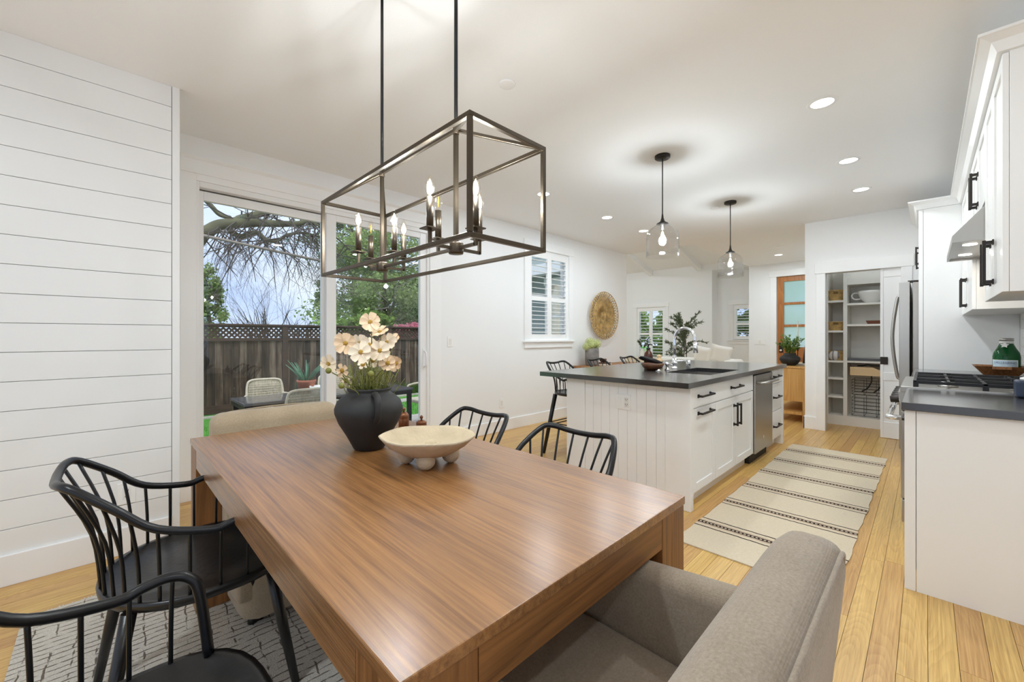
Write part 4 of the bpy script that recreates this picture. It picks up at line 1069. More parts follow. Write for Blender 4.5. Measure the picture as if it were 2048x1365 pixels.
def host_chair(label, mat):
    """local: faces +y, back at y < 0"""
    t = thing('host_chair', label, 'armchair', (0, 0, 0), 'upholstered host chairs at the table ends')
    W = .315
    def shear(m, fn): m.v = [fn(*p) for p in m.v]; return m
    cushion_box(MB(), -W + .02, W - .02, -.24, .27, .02, .30, .03).build('skirt', mat, t)
    cushion_box(MB(), -W + .075, W - .075, -.17, .29, .285, .455, .045).build('seat_cushion', mat, t)
    b = cushion_box(MB(), -W, W, -.295, -.165, .10, .83, .060, 8)
    shear(b, lambda x, y, z: (x * (1 - .05 * max(0, z - .55)), y - max(0, z - .40) * .16, z)); bo = b.build('backrest', mat, t)
    p = MB().tube(spline([(-W + .004, -.312, .45), (-W + .012, -.336, .70), (-W + .045, -.348, .805), (-.12, -.352, .826), (.12, -.352, .826), (W - .045, -.348, .805), (W - .012, -.336, .70), (W - .004, -.312, .45)], 6), .0042, 8); p.build('piping', mat, bo)
    for s in (-1, 1):
        a = cushion_box(MB(), *sorted((s * (W - .085), s * W)), -.20, .25, .10, .66, .038)
        shear(a, lambda x, y, z: (x, y, z - max(0, z - .3) / .36 * max(0, y + .20) * .11)); a.build('arm', mat, t)
    for sx in (-1, 1):
        for sy in (-.19, .22): MB().tube([(sx * (W - .06), sy, .03), (sx * (W - .06), sy, 0)], .018, 8).build('leg', 'black_wood', t)
    return t
hc = host_chair('grey linen upholstered armchair at the table end nearest the camera', 'linen_grey'); hc.location = (.735, .46, .012)
hc2 = host_chair('tan linen upholstered armchair at the table end by the sliding door', 'linen_tan'); hc2.location = (.70, 2.255, .012); hc2.rotation_euler = (0, 0, R(181.5))

# ---- vase with cosmos flowers
VX, VY_ = .80, 1.665
vz = thing('black_vase', 'large matte black clay vase with one loop handle on the dining table', 'vase', (VX, VY_, TH_))
MB().lathe([(0, .001), (.058, .001), (.064, .008), (.090, .06), (.122, .115), (.137, .155), (.138, .175), (.128, .203), (.104, .226), (.088, .236), (.083, .243), (.088, .250), (.089, .256), (.083, .259), (.076, .256), (.074, .243), (.088, .225), (.115, .20), (.12, .17), (.08, .06), (0, .02)], (VX, VY_, TH_), 48).build('body', 'vase_black', vz)
va_ = R(-104); hx, hy = math.cos(va_), math.sin(va_)
def hp(r_, z): return (VX + r_ * hx, VY_ + r_ * hy, TH_ + z)
MB().tube(spline([hp(.086, .234), hp(.115, .241), hp(.150, .230), hp(.165, .198), hp(.157, .158), hp(.128, .135)], 5), [.0125] * 26, 10).build('handle', 'vase_black', vz)
def cos_flower(px_, py_, depth, tilt, face, size, pal, seed, bud=False, petals=8):
    rr_ = random.Random(seed)
    s_, c_ = math.sin(R(45.2)), math.cos(R(45.2)); r_ = (px_ - 1024) / 822.5
    d = V(r_ * s_ + c_, -r_ * c_ + s_, (673 - py_) / 822.5); head = V(0, 0, 1.235) + d * depth
    fwd = V(-c_, -s_, 0)                                        # towards the room
    n = (fwd * math.cos(tilt) + V(0, 0, 1) * math.sin(tilt)); n = Quaternion((0, 0, 1), face) @ n
    u = n.cross(V(0, 0, 1)).normalized(); v_ = u.cross(n)
    t = thing('cosmos_flower', '', 'flower', head, 'cosmos flowers in the black vase')
    root = V(VX + rr_.uniform(-.05, .05), VY_ + rr_.uniform(-.05, .05), TH_ + .20)
    MB().tube(spline([root, root.lerp(head, .5) + V(rr_.uniform(-.02, .02), rr_.uniform(-.02, .02), .015), head - n * .012], 5), [.0022] * 11, 6).build('stem', 'stem_green', t)
    if bud:
        MB().ball(head, .012, 10, 6).build('bud', 'stem_green', t); return t
    MB().lathe([(0, -.006), (.008, -.006), (.0085, .0), (.006, .005), (0, .007)], (0, 0, 0), 12)
    cm_ = MB().lathe([(0, -.010), (.006, -.008), (.0105, -.001), (.0095, .004), (0, .007)], (0, 0, 0), 14)
    q = V(0, 0, 1).rotation_difference(n); cm_.v = [tuple(head + q @ V(*p)) for p in cm_.v]; cm_.build('flower_centre', 'flower_core', t)
    src = None
    for k in range(petals):
        a = 2 * math.pi * k / petals + rr_.uniform(-.12, .12); L_ = size * rr_.uniform(.88, 1.08); lift = rr_.uniform(-.10, .35); w_ = size * .36
        dr_ = u * math.cos(a) + v_ * math.sin(a); sd_ = n.cross(dr_).normalized()
        vs = []; rows_ = [(.06, .22), (.35, .72), (.68, 1.0), (.9, .92), (1.0, .55)]
        for (f_, wf) in rows_:
            for j in (-1, -.5, 0, .5, 1):
                notch = -.05 * abs(math.sin(j * 4.0)) * L_ if f_ == 1.0 else 0
                vs.append(head + dr_ * (L_ * f_ + notch) + sd_ * (j * w_ * wf) + n * (math.sin(f_ * 1.9) * lift * L_ * .55 + abs(j) * .08 * L_))
        fs = [(i * 5 + j, i * 5 + j + 1, (i + 1) * 5 + j + 1, (i + 1) * 5 + j) for i in range(4) for j in range(4)]
        MB().add(vs, fs, True).build('petal', pal, t, fix=False)
    return t
FL = [(741, 645, 1.66, .25, .1, .034, 'petal'), (760, 665, 1.70, .9, -.3, .030, 'petal'), (690, 687, 1.66, .1, .5, .036, 'petal'), (704, 692, 1.78, .5, .2, .030, 'petal'), (719, 688, 1.70, .35, 0, .033, 'petal_pale'), (722, 705, 1.58, .3, 0, .036, 'petal_pale'), (738, 690, 1.82, .4, .2, .028, 'petal_pale'), (774, 686, 1.72, .3, -.2, .035, 'petal_pale'), (760, 702, 1.62, .2, -.1, .036, 'petal_pale'), (787, 680, 1.80, .6, -.5, .028, 'petal'), (776, 727, 1.64, .35, -.2, .028, 'petal'), (792, 728, 1.68, .2, -.5, .027, 'petal'), (746, 722, 1.76, .3, .3, .026, 'petal_pale'), (656, 729, 1.64, .3, 1.2, .030, 'petal_pale'), (683, 742, 1.62, .2, 1.0, .022, 'petal'), (726, 730, 1.66, .6, .2, .018, 'petal_pale'), (692, 762, 1.72, .3, .8, .022, 'petal_pale')]
FL.sort(key=lambda f: f[0])
for i, (px_, py_, dp, ti, fa_, sz, pal) in enumerate(FL):
    t = cos_flower(px_, py_, dp, ti, fa_, sz * 1.25, pal, 50 + i, petals=7 if sz > .025 else 5)
    t['label'] = 'topmost cosmos flower, standing above all the others in the black vase' if py_ < 650 else 'pale peach cosmos flower, %s from the left in the black vase' % ORD[i]
for i, (px_, py_, dp) in enumerate([(657, 742, 1.62), (683, 772, 1.6), (742, 748, 1.6)]):
    t = cos_flower(px_, py_, dp, .3, 0, .01, 'petal', 90 + i, True); t['group'] = 'cosmos buds in the black vase'; t['label'] = 'small green cosmos bud, %s from the left in the black vase' % ORD[i]; t['category'] = 'bud'
gm = MB(); rr = random.Random(12)
for k in range(120):                                            # feathery stems and leaves, too fine to count
    a = rr.uniform(0, 6.28); r_ = rr.uniform(0, .066); b = V(VX + r_ * math.cos(a), VY_ + r_ * math.sin(a), TH_ + .19); h_ = rr.uniform(.10, .20)
    e = b + V(math.cos(a) * r_ * .9 + rr.uniform(-.02, .02), math.sin(a) * r_ * .9 + rr.uniform(-.02, .02), h_); m_ = b.lerp(e, .5) + V(rr.uniform(-.01, .01), rr.uniform(-.01, .01), 0)
    gm.tube([b, m_, e], [.0017, .0015, .0008], 4)
    for j in range(2):
        s0 = b.lerp(e, rr.uniform(.35, .95)); gm.tube([s0, s0 + V(rr.uniform(-.03, .03), rr.uniform(-.03, .03), rr.uniform(.0, .03))], [.0012, .0006], 3)
g_ = gm.build('cosmos_greenery', 'stem_green'); tag(g_, 'mass of fine green cosmos stems and feathery leaves in the black vase', 'greenery', kind='stuff')

# ---- footed bowl and mills
BX, BY = .865, 1.315
fb = thing('footed_bowl', 'rough cream paper mache bowl on round ball feet on the dining table', 'bowl', (BX, BY, TH_))
def jit(k, a): return 1 + .009 * math.sin(3 * a + 1) + .004 * math.sin(7 * a + k * .3) + .004 * math.sin(13 * a + k)
bwl = MB().lathe([(0, .030), (.05, .030), (.10, .045), (.145, .072), (.174, .100), (.178, .106), (.170, .109), (.158, .101), (.125, .077), (.08, .056), (0, .050)], (BX, BY, TH_), 56, jitter=jit)
bwl.v = [(x, y, z + (.0018 * math.sin(5 * math.atan2(y - BY, x - BX)) + .010 * (-(x - BX) * .5 + (y - BY) * -.1) / .17 if z > TH_ + .09 else 0)) for (x, y, z) in bwl.v]
bwl.build('bowl', 'paper_mache', fb)
for k in range(4):
    a = R(-130 + 90 * k); MB().ball((BX + .082 * math.cos(a), BY + .082 * math.sin(a), TH_ + .0335), .034, 16, 10).build('foot', 'paper_mache', fb)
for (x, y, h_, r_, lab) in ((1.085, 1.875, .088, .026, 'taller copper brown pepper mill beside the black vase'), (1.135, 1.79, .052, .026, 'shorter copper brown salt mill behind the footed bowl')):
    t = thing('spice_mill', lab, 'mill', (x, y, TH_), 'copper mills on the dining table')
    MB().lathe([(0, 0), (r_, 0), (r_, h_ * .62), (r_ * .93, h_ * .66), (r_, h_ * .70), (r_ * .95, h_ * .86), (r_ * .55, h_), (0, h_)], (x, y, TH_), 24).build('body', 'copper', t)
    MB().lathe([(0, 0), (.006, 0), (.004, .006), (.008, .012), (.008, .018), (.004, .024), (0, .026)], (x, y, TH_ + h_), 14).build('finial', 'copper', t)

# ---- chandelier
X0, X1, Y0, Y1, Z0, Z1, ZR = .705, 1.008, .872, 1.925, 1.512, 1.840, 1.942
XM = (X0 + X1) / 2; K1, K2 = 1.135, 1.662; bw_ = .0135
cd = thing('chandelier', 'bronze open rectangular frame chandelier with candle bulbs above the table', 'chandelier', (XM, (Y0 + Y1) / 2, Z0))
def bars(name, segs, w_=bw_, parent=cd):
    for (a, b) in segs: MB().bar(a, b, w_, w_).build(name, 'bronze', parent, bevel=.001, seg=1)
e = bw_ / 2
for z in (Z0, Z1): bars('frame_bar', [((X0, Y0 - e, z), (X0, Y1 + e, z)), ((X1, Y0 - e, z), (X1, Y1 + e, z)), ((X0 + e, Y0, z), (X1 - e, Y0, z)), ((X0 + e, Y1, z), (X1 - e, Y1, z))])
bars('upright', [((x, y, Z0 + e), (x, y, Z1 - e)) for x in (X0, X1) for y in (Y0, Y1)])
bars('hip_bar', [((X0, Y0, Z1), (XM, K1, ZR)), ((X1, Y0, Z1), (XM, K1, ZR)), ((X0, Y1, Z1), (XM, K2, ZR)), ((X1, Y1, Z1), (XM, K2, ZR))], .011)
bars('ridge_bar', [((XM, K1, ZR), (XM, K2, ZR))], .011)
bars('spine_bar', [((XM, K1, 1.535), (XM, K2, 1.535))], .011)
for yk in (K1, K2):
    MB().cyl((XM, yk, ZR - .015), (XM, yk, ZR + .018), .011, n=14).build('joint', 'bronze', cd)
    MB().cyl((XM, yk, ZR + .01), (XM, yk, CZ), .0065, n=12).build('down_rod', 'black_metal', cd)
    MB().bar((XM, yk, 1.53), (XM, yk, ZR), .013, .013, (0, 1, 0)).build('stem', 'bronze', cd)
    MB().lathe([(0, 0), (.024, 0), (.026, .004), (.026, .034), (.024, .038), (0, .038)], (XM, yk, 1.517), 24).build('hub', 'bronze', cd)
    MB().lathe([(0, 0), (.030, 0), (.034, .012), (0, .014)], (XM, yk, CZ - .014), 24).build('canopy', 'black_metal', cd)
    for k, (dx, dy) in enumerate(((1, 0), (-1, 0), (0, -1), (0, 1))):
        px_, py_ = XM + dx * .105, yk + dy * .105
        am = MB().bar((XM, yk, 1.535), (px_, py_, 1.535), .010, .010).bar((px_, py_, 1.530), (px_, py_, 1.585), .010, .010).build('arm', 'bronze', cd)
        MB().box(px_ - .024, px_ + .024, py_ - .024, py_ + .024, 1.583, 1.587, rz=0).build('drip_plate', 'bronze', am)
        MB().cyl((px_, py_, 1.587), (px_, py_, 1.688), .0115, n=16).build('candle_sleeve', 'bronze', am)
        bz = 1.688
        bl = MB().lathe([(0, 0), (.008, 0), (.010, .008), (.0165, .026), (.0155, .040), (.009, .058), (.003, .070), (0, .073)], (px_, py_, bz), 18).build('bulb', 'bulb_glass', am)
        if (dx, dy) != (0, 1):
            MB().lathe([(0, .010), (.004, .014), (.0075, .028), (.006, .044), (0, .058)], (px_, py_, bz), 8).build('filament', 'filament', bl)
            lamp('bulb_light', 'POINT', (px_, py_, bz + .034), BULB_W, (.86, .94, 1.0), .012, cd)
        else: MB().lathe([(0, .012), (.002, .014), (.003, .03), (.002, .05), (0, .052)], (px_, py_, bz), 8).build('filament', 'flower_core', bl)

# ---- pendants over the island
for (x, y, lab) in ((3.315, 1.553, 'clear glass bell pendant lamp over the near end of the island'), (4.99, 1.548, 'clear glass bell pendant lamp over the far end of the island')):
    t = thing('pendant_lamp', lab, 'pendant lamp', (x, y, 1.90), 'glass pendant lamps over the island')
    MB().lathe([(0, -.028), (.055, -.026), (.062, -.020), (.062, 0), (0, 0)], (x, y, CZ), 32).build('canopy', 'black_hardware', t)
    MB().cyl((x, y, CZ - .02), (x, y, 2.25), .0048, n=8).build('cord', 'cable', t)
    MB().lathe([(0, .085), (.006, .085), (.010, .05), (.020, .022), (.047, .006), (.049, 0), (.018, -.004), (.018, -.045), (0, -.045)], (x, y, 2.172), 28).build('socket_cap', 'black_hardware', t)
    MB().lathe([(.040, .268), (.062, .258), (.098, .232), (.121, .20), (.129, .165), (.131, .08), (.131, 0), (.128, 0), (.128, .08), (.126, .165), (.118, .198), (.096, .229), (.061, .254), (.040, .264)], (x, y, 1.902), 48).build('glass_shade', 'pendant_glass', t)
    bl = MB().lathe([(0, 0), (.014, .004), (.026, .022), (.030, .045), (.024, .07), (.014, .095), (.013, .115), (0, .115)], (x, y, 2.015), 24).build('bulb', 'bulb_glass', t)
    MB().lathe([(0, .018), (.010, .024), (.013, .05), (.007, .09), (0, .095)], (x, y, 2.015), 12).build('filament', 'filament_cool', bl)
    lamp('pendant_light', 'POINT', (x, y, 2.06), PENDANT_W, (.83, .925, 1.0), .03, t)

# ---- recessed ceiling lights
def downlight(x, y, label, z=CZ, watt=DOWNLIGHT_W, col=(.81, .92, 1.0)):
    t = thing('recessed_light', label, 'ceiling light', (x, y, z - .006), 'recessed ceiling lights')
    MB().lathe([(.062, .001), (.080, .001), (.084, .004), (.084, .006), (.062, .006)], (x, y, z - .006), 40).build('trim_ring', 'trim', t)
    MB().lathe([(0, .003), (.062, .003), (.062, .006), (0, .006)], (x, y, z - .006), 40).build('lens', 'downlight', t)
    lamp('recessed_lamp', 'AREA', (x, y, z - .012), watt, col, .12, t)
    return t
downlight(3.294, .473, 'recessed ceiling light nearest the camera above the runner rug', col=(.88, .95, 1))
downlight(4.535, .470, 'recessed ceiling light in the middle of the row above the runner rug', col=(.88, .95, 1))
downlight(5.52, .471, 'recessed ceiling light nearest the refrigerator crown above the runner rug', watt=DOWNLIGHT_W * .7, col=(.9, .955, 1))
downlight(3.308, 2.857, 'recessed ceiling light beside the chandelier frame above the stools')
downlight(4.532, 2.853, 'recessed ceiling light in the middle of the row above the stools')
downlight(5.483, 2.850, 'recessed ceiling light next to the near pendant glass, above the stools')
downlight(8.873, 1.927, 'recessed ceiling light in the entry hall before the front door', watt=DOWNLIGHT_W * 1.4)
downlight(2.03, .42, 'added unseen fill light above the kitchen end of the dining area', watt=DOWNLIGHT_W * .8)  # added just out of view to brighten the island end
downlight(.05, -.75, 'added unseen fill light behind the camera', watt=DOWNLIGHT_W * 1.0)  # fill lamp added behind the view
downlight(-1.0, 1.2, 'added unseen fill light over the left end of the dining room', watt=DOWNLIGHT_W * 2.2)  # strong fill lamp added out of view for faces turned to the camera
downlight(8.4, 5.9, 'added unseen fill light in the living room vault', z=2.996 + .27 * 2.1 - .03, watt=DOWNLIGHT_W * 2)  # hidden lamp added to brighten the living room
downlight(7.6, 4.6, 'added unseen fill light high in the living room vault by the kitchen', z=2.996 + .27 * 2.9 - .03, watt=DOWNLIGHT_W * 2)  # second hidden lamp added as living room fill
downlight(7.15, .55, 'recessed ceiling light inside the pantry', watt=DOWNLIGHT_W * .22)
for (x, y, lab) in ((1.712, 1.766, 'white smoke detector disc on the ceiling behind the chandelier'), (5.10, 1.748, 'flat sprinkler cover on the ceiling by the far pendant'), (8.05, 1.728, 'flat sprinkler cover on the entry ceiling')):
    tag(MB().lathe([(0, -.010), (.045, -.010), (.05, -.006), (.05, 0), (0, 0)], (x, y, CZ), 32).build('ceiling_disc', 'trim'), lab, 'ceiling disc')

# ---- bar stools on the far side of the island
st = spindle_chair('bar_stool', '', 'bar stool', .655, .955, .80, .44, .42, .15, True, 'black spindle bar stools at the island')
for i, (x, lab) in enumerate(((3.52, 'black spindle bar stool nearest the camera at the island'), (4.27, 'middle black spindle bar stool at the island'), (5.02, 'black spindle bar stool at the far end of the island'))):
    o = st if i == 0 else copy_tree(st); o.location = (x, 2.60, 0); o.rotation_euler = (0, 0, R(-90)); o['label'] = lab

# ---- console by the garden wall
co = thing('console_table', 'long wooden console table against the garden wall', 'console table', (5.95, 3.69, 0))
MB().box(5.17, 6.74, 3.5, 3.88, .742, .775).build('top', 'console_wood', co, bevel=.003)
for x in (5.19, 6.66):
    for y in (3.52, 3.80): MB().box(x, x + .06, y, y + .06, 0, .742).build('leg', 'console_wood', co)
MB().box(5.25, 6.66, 3.52, 3.54, .65, .742).build('apron', 'console_wood', co)
hp_ = thing('stone_planter', 'mottled grey stone pot on the console table', 'pot', (5.43, 3.69, .775))
MB().lathe([(0, 0), (.085, 0), (.102, .03), (.108, .12), (.106, .27), (.097, .275), (.094, .2), (0, .19)], (5.43, 3.69, .7753), 32).build('pot', 'stone_pot', hp_)
rr = random.Random(5)
for i, (dx, dy, dz, r_) in enumerate(((-.06, -.03, .33, .075), (.05, -.05, .345, .08), (.0, .04, .37, .075), (.10, .02, .31, .07), (-.10, .03, .30, .065))):
    t = thing('hydrangea', 'pale green hydrangea head, %s from the left in the stone pot' % ORD[i], 'flower', (5.43 + dx, 3.69 + dy, .775 + dz), 'hydrangeas in the stone pot')
    m = MB(); c = V(5.43 + dx, 3.69 + dy, .775 + dz)
    for k in range(60):
        z = 1 - 2 * (k + .5) / 60; a = k * 2.399; q = math.sqrt(1 - z * z); nrm = V(q * math.cos(a), q * math.sin(a), z); p = c + nrm * r_ * .85
        u = nrm.cross(V(.3, .2, 1)).normalized(); v_ = nrm.cross(u)
        for j in range(4):
            b = j * math.pi / 2 + k; d0 = (u * math.cos(b) + v_ * math.sin(b)); d1_ = (u * math.cos(b + .8) + v_ * math.sin(b + .8)); dm_ = (u * math.cos(b + .4) + v_ * math.sin(b + .4))
            m.add([p, p + d0 * .014 + nrm * .008, p + dm_ * .022 + nrm * .004, p + d1_ * .014 + nrm * .008], [(0, 1, 2, 3)])
    m.ball(c, r_ * .62, 12, 8).build('bloom', 'hydrangea', t); MB().tube([c - V(0, 0, r_ * .6), V(5.43 + dx * .4, 3.69 + dy * .4, .775 + .20)], .006, 6).build('stem', 'leaf_green', t)
tag(MB().box(5.57, 5.81, 3.57, 3.73, .7755, .797).build('book', 'cream', bevel=.002), 'cream book at the bottom of the stack on the console table', 'book')
tag(MB().box(5.59, 5.80, 3.58, 3.72, .7975, .816).build('book', 'bowl_wood', bevel=.002), 'brown book on top of the cream book on the console', 'book')
tag(MB().lathe([(0, 0), (.03, 0), (.055, .03), (.060, .058), (.052, .058), (.045, .032), (0, .014)], (5.68, 3.65, .8165), 24).build('small_bowl', 'bowl_wood'), 'small dark wooden bowl on the books on the console', 'bowl')
# ---- woven wall basket: coiled rings, open loops at the rim
wb = thing('wall_basket', 'round honey woven basket hung on the garden wall above the console', 'wall decoration', (6.01, WY - .012, 1.585))
bc = V(6.01, WY, 1.585)
def wp(r_, a): return V(bc.x + r_ * 1.06 * math.cos(a), WY - .022 - .055 * (r_ / .4) ** 1.5 - (.03 if r_ < .11 else 0) * (1 - r_ / .11), bc.z + r_ * math.sin(a))
for k in range(22):
    r_ = .012 + k * .0142
    m = MB(); n = max(16, int(r_ * 180)); m.tube([wp(r_ + .0025 * math.sin(a_ * 9 + k), 2 * math.pi * a_ / n) for a_ in range(n)], .0072 if k < 9 else .0058, 5, True); m.build('coil', 'basket', wb)
m = MB()
for k in range(64):
    a = 2 * math.pi * k / 64; m.tube([wp(.06, a), wp(.2, a + .03), wp(.32, a)], .004, 4)
m.build('ribs', 'basket', wb)
m = MB()
for k in range(46):
    a = 2 * math.pi * k / 46; m.tube([wp(.315, a), wp(.352, a + .05), wp(.392, a + .09), wp(.352, a + .13), wp(.315, a + .18)], .0068, 5)
m.build('loop_border', 'basket', wb)
MB().tube([wp(.398, 2 * math.pi * k / 60) for k in range(60)], .007, 6, True).build('rim', 'basket', wb)

# ================================================================== living room and entry
sf = thing('sofa', 'white upholstered sofa in the living room', 'sofa', (8.45, 2.95, 0))
cushion_box(MB(), 7.9, 8.62, 2.55, 4.1, .10, .44, .04).build('base', 'sofa_white', sf)
cushion_box(MB(), 8.42, 8.68, 2.55, 4.1, .30, .80, .06).build('backrest', 'sofa_white', sf); cushion_box(MB(), 7.9, 8.62, 2.42, 2.60, .10, .80, .06).build('arm', 'sofa_white', sf); cushion_box(MB(), 7.9, 8.62, 4.05, 4.23, .10, .62, .06).build('arm', 'sofa_white', sf)
for (x, y, z, rz, lab) in ((8.36, 2.80, .74, .4, 'white throw pillow leaning at the entry end of the sofa'), (8.36, 3.10, .72, -.2, 'white throw pillow leaning on the sofa beside the first pillow')):
    m = MB(); n = 12; vs = []
    for s in (-1, 1):
        for i in range(n + 1):
            for j in range(n + 1):
                u, v_ = i / n * 2 - 1, j / n * 2 - 1; th = .075 * (max(0, (1 - u ** 4) * (1 - v_ ** 4))) ** .6
                pin = 1 - .10 * (1 - abs(u) ** 2) * abs(v_) ** 3 ; pin2 = 1 - .10 * (1 - abs(v_) ** 2) * abs(u) ** 3
                vs.append((s * th, u * .19 * pin2, v_ * .17 * pin))
    N = (n + 1) ** 2; fs = []
    for s in (0, 1):
        for i in range(n):
            for j in range(n): fs.append(tuple(s * N + q for q in (i * (n + 1) + j, i * (n + 1) + j + 1, (i + 1) * (n + 1) + j + 1, (i + 1) * (n + 1) + j)))
    m.add(vs, fs, True); o = m.build('throw_pillow', 'sofa_white'); tag(o, lab, 'pillow'); o.location = (x, y, z); o.rotation_euler = (R(12), R(-14), rz)
ot = thing('olive_tree', 'potted olive tree with thin branches beside the sofa', 'tree', (9.2, 3.80, 0))
MB().lathe([(0, 0), (.16, 0), (.21, .36), (.19, .37), (.18, .33), (0, .33)], (9.2, 3.8, 0), 28).build('pot', 'white_ceramic', ot)
rr = random.Random(21); trunk = spline([(9.2, 3.8, .33), (9.19, 3.82, .7), (9.21, 3.80, 1.05), (9.2, 3.81, 1.35)], 6)
MB().tube(trunk, [.022 - .0006 * k for k in range(len(trunk))], 8).tube(spline([(9.2, 3.8, .4), (9.23, 3.77, .8), (9.19, 3.78, 1.25)], 6), .012, 8).build('trunk', 'twig_pale', ot)
bm_, lm_ = MB(), MB()
def leaf(m, p, d, L_, w_, up=V(0, 0, 1)):
    d = d.normalized(); s_ = d.cross(up); s_ = s_.normalized() if s_.length > 1e-3 else V(1, 0, 0)
    m.add([p, p + d * L_ * .5 + s_ * w_, p + d * L_, p + d * L_ * .5 - s_ * w_], [(0, 1, 2, 3)])
for k in range(44):
    s0 = trunk[rr.randrange(3, len(trunk))] if k > 5 else trunk[-1 - k % 3]; a = rr.uniform(0, 6.28); el = rr.uniform(.1, 1.25); L_ = rr.uniform(.35, .58)
    if s0.z < .9: L_ *= 1.1; el = rr.uniform(.1, .7)
    d = V(math.cos(a) * math.cos(el), math.sin(a) * math.cos(el), math.sin(el)); p1 = s0 + d * L_ * .5 + V(0, 0, .04); p2 = s0 + d * L_ + V(0, 0, -.03)
    pp = spline([s0, p1, p2], 6); bm_.tube(pp, .0045, 5)
    for q in range(2, len(pp)):
        for j in range(7):
            dd = (pp[q] - pp[q - 1]).normalized() + V(rr.uniform(-1, 1), rr.uniform(-1, 1), rr.uniform(-.8, .9)) * .9; leaf(lm_, pp[q].lerp(pp[q - 1], rr.random()), dd, rr.uniform(.055, .085), .0105, V(rr.uniform(-1, 1), rr.uniform(-1, 1), 1))
bm_.build('branches', 'twig_pale', ot); lv = lm_.build('leaves', 'leaf_olive', ot); lv['kind'] = 'stuff'
sb = thing('cream_sideboard', 'low cream sideboard under the living room window', 'sideboard', (10.1, 5.3, 0))
MB().box(9.80, 10.40, 4.5, 6.1, .08, .66).build('body', 'cream', sb, bevel=.004); MB().box(9.78, 10.42, 4.48, 6.12, .66, .685).build('top', 'cream', sb, bevel=.004); MB().box(9.86, 10.36, 4.56, 6.04, 0, .08).build('plinth', 'cream', sb)
for k in range(3): MB().box(9.788, 9.80, 4.52 + k * .52, 4.52 + k * .52 + .51, .10, .65).build('door', 'cream', sb, bevel=.003)
wv_ = thing('white_bud_vase', 'small white vase with a green sprig in the living room', 'vase', (9.95, 5.20, .685))
MB().lathe([(0, 0), (.055, 0), (.068, .06), (.060, .15), (.045, .21), (.05, .225), (.042, .225), (.038, .2), (0, .19)], (9.95, 5.20, .6853), 24).build('body', 'white_ceramic', wv_)
sm_ = MB(); lf = MB()
for k in range(11):
    a = rr.uniform(0, 6.28); e = V(9.95 + math.cos(a) * .13, 5.20 + math.sin(a) * .16 - .04, .685 + rr.uniform(.33, .52)); b = V(9.95, 5.20, .88); pp = spline([b, b.lerp(e, .5) + V(0, 0, .03), e], 5); sm_.tube(pp, .003, 4)
    for q in range(3, len(pp)):
        for j in range(4): leaf(lf, pp[q], V(rr.uniform(-1, 1), rr.uniform(-1, 1), rr.uniform(-.3, 1)), .05, .014)
sm_.build('stems', 'stem_green', wv_); l_ = lf.build('leaves', 'leaf_olive', wv_); l_['kind'] = 'stuff'

ec = thing('entry_console', 'oak console cabinet with slatted lower shelf in the entry hall', 'console', (7.75, 1.39, 0))
EX0, EX1, EY0, EY1 = 7.03, 8.35, 1.19, 1.62
MB().box(EX0, EX1, EY0, EY1, .775, .80).build('top', 'oak_honey', ec, bevel=.003)
MB().box(EX0 + .012, EX1 - .012, EY0 + .045, EY1 - .045, .30, .774).build('body', 'oak_honey', ec, bevel=.003)
for x in (EX0 + .004, EX1 - .049):
    for y in (EY0 + .002, EY1 - .047): MB().box(x, x + .045, y, y + .045, 0, .774).build('leg', 'oak_honey', ec, bevel=.002)
MB().box(EX0 + .05, EX1 - .05, EY0 + .01, EY0 + .03, .11, .15).box(EX0 + .05, EX1 - .05, EY1 - .03, EY1 - .01, .11, .15).box(EX0 + .01, EX0 + .03, EY0 + .05, EY1 - .05, .11, .15).box(EX1 - .03, EX1 - .01, EY0 + .05, EY1 - .05, .11, .15).build('shelf_frame', 'oak_honey', ec)
for k in range(24): MB().box(EX0 + .05 + k * .0515, EX0 + .05 + k * .0515 + .032, EY0 + .03, EY1 - .03, .135, .15).build('slat', 'oak_honey', ec)
for k in range(3): MB().box(EX0 + .03 + k * .424, EX0 + .03 + k * .424 + .415, EY1 - .045, EY1 - .028, .31, .765).build('door', 'oak_honey', ec, bevel=.003)
ev_ = thing('entry_vase', 'squat matte black vase with green sprigs on the entry console', 'vase', (7.30, 1.44, .80))
MB().lathe([(0, 0), (.07, 0), (.105, .03), (.135, .085), (.128, .12), (.09, .15), (.078, .16), (.08, .18), (.068, .18), (.066, .16), (0, .15)], (7.30, 1.44, .8003), 36).build('body', 'vase_black', ev_)
sm_ = MB(); lf = MB()
for k in range(34):
    a = rr.uniform(0, 6.28); q0 = rr.uniform(.02, .05); b = V(7.30 + math.cos(a) * q0, 1.44 + math.sin(a) * q0, .96); e = V(7.30 + math.cos(a) * rr.uniform(.05, .17), 1.44 + math.sin(a) * rr.uniform(.05, .17), .80 + rr.uniform(.24, .46)); pp = spline([b, b.lerp(e, .5) + V(0, 0, .03), e], 5); sm_.tube(pp, .0022, 4)
    for q in range(2, len(pp)):
        for j in range(6): leaf(lf, pp[q], V(rr.uniform(-1, 1), rr.uniform(-1, 1), rr.uniform(-.2, 1)), .034, .008)
sm_.build('stems', 'stem_green', ev_); l_ = lf.build('leaves', 'leaf_mid', ev_); l_['kind'] = 'stuff'
cs = thing('candlestick', 'slender candlestick with a tall cream candle on the entry console', 'candlestick', (7.62, 1.40, .80))
MB().lathe([(0, 0), (.05, 0), (.05, .01), (.008, .02), (.006, .20), (.016, .235), (.018, .255), (0, .255)], (7.62, 1.40, .8003), 20).build('holder', 'black_hardware', cs); MB().cyl((7.62, 1.40, 1.056), (7.62, 1.40, 1.47), .011, .008, 14).build('candle', 'candle', cs)
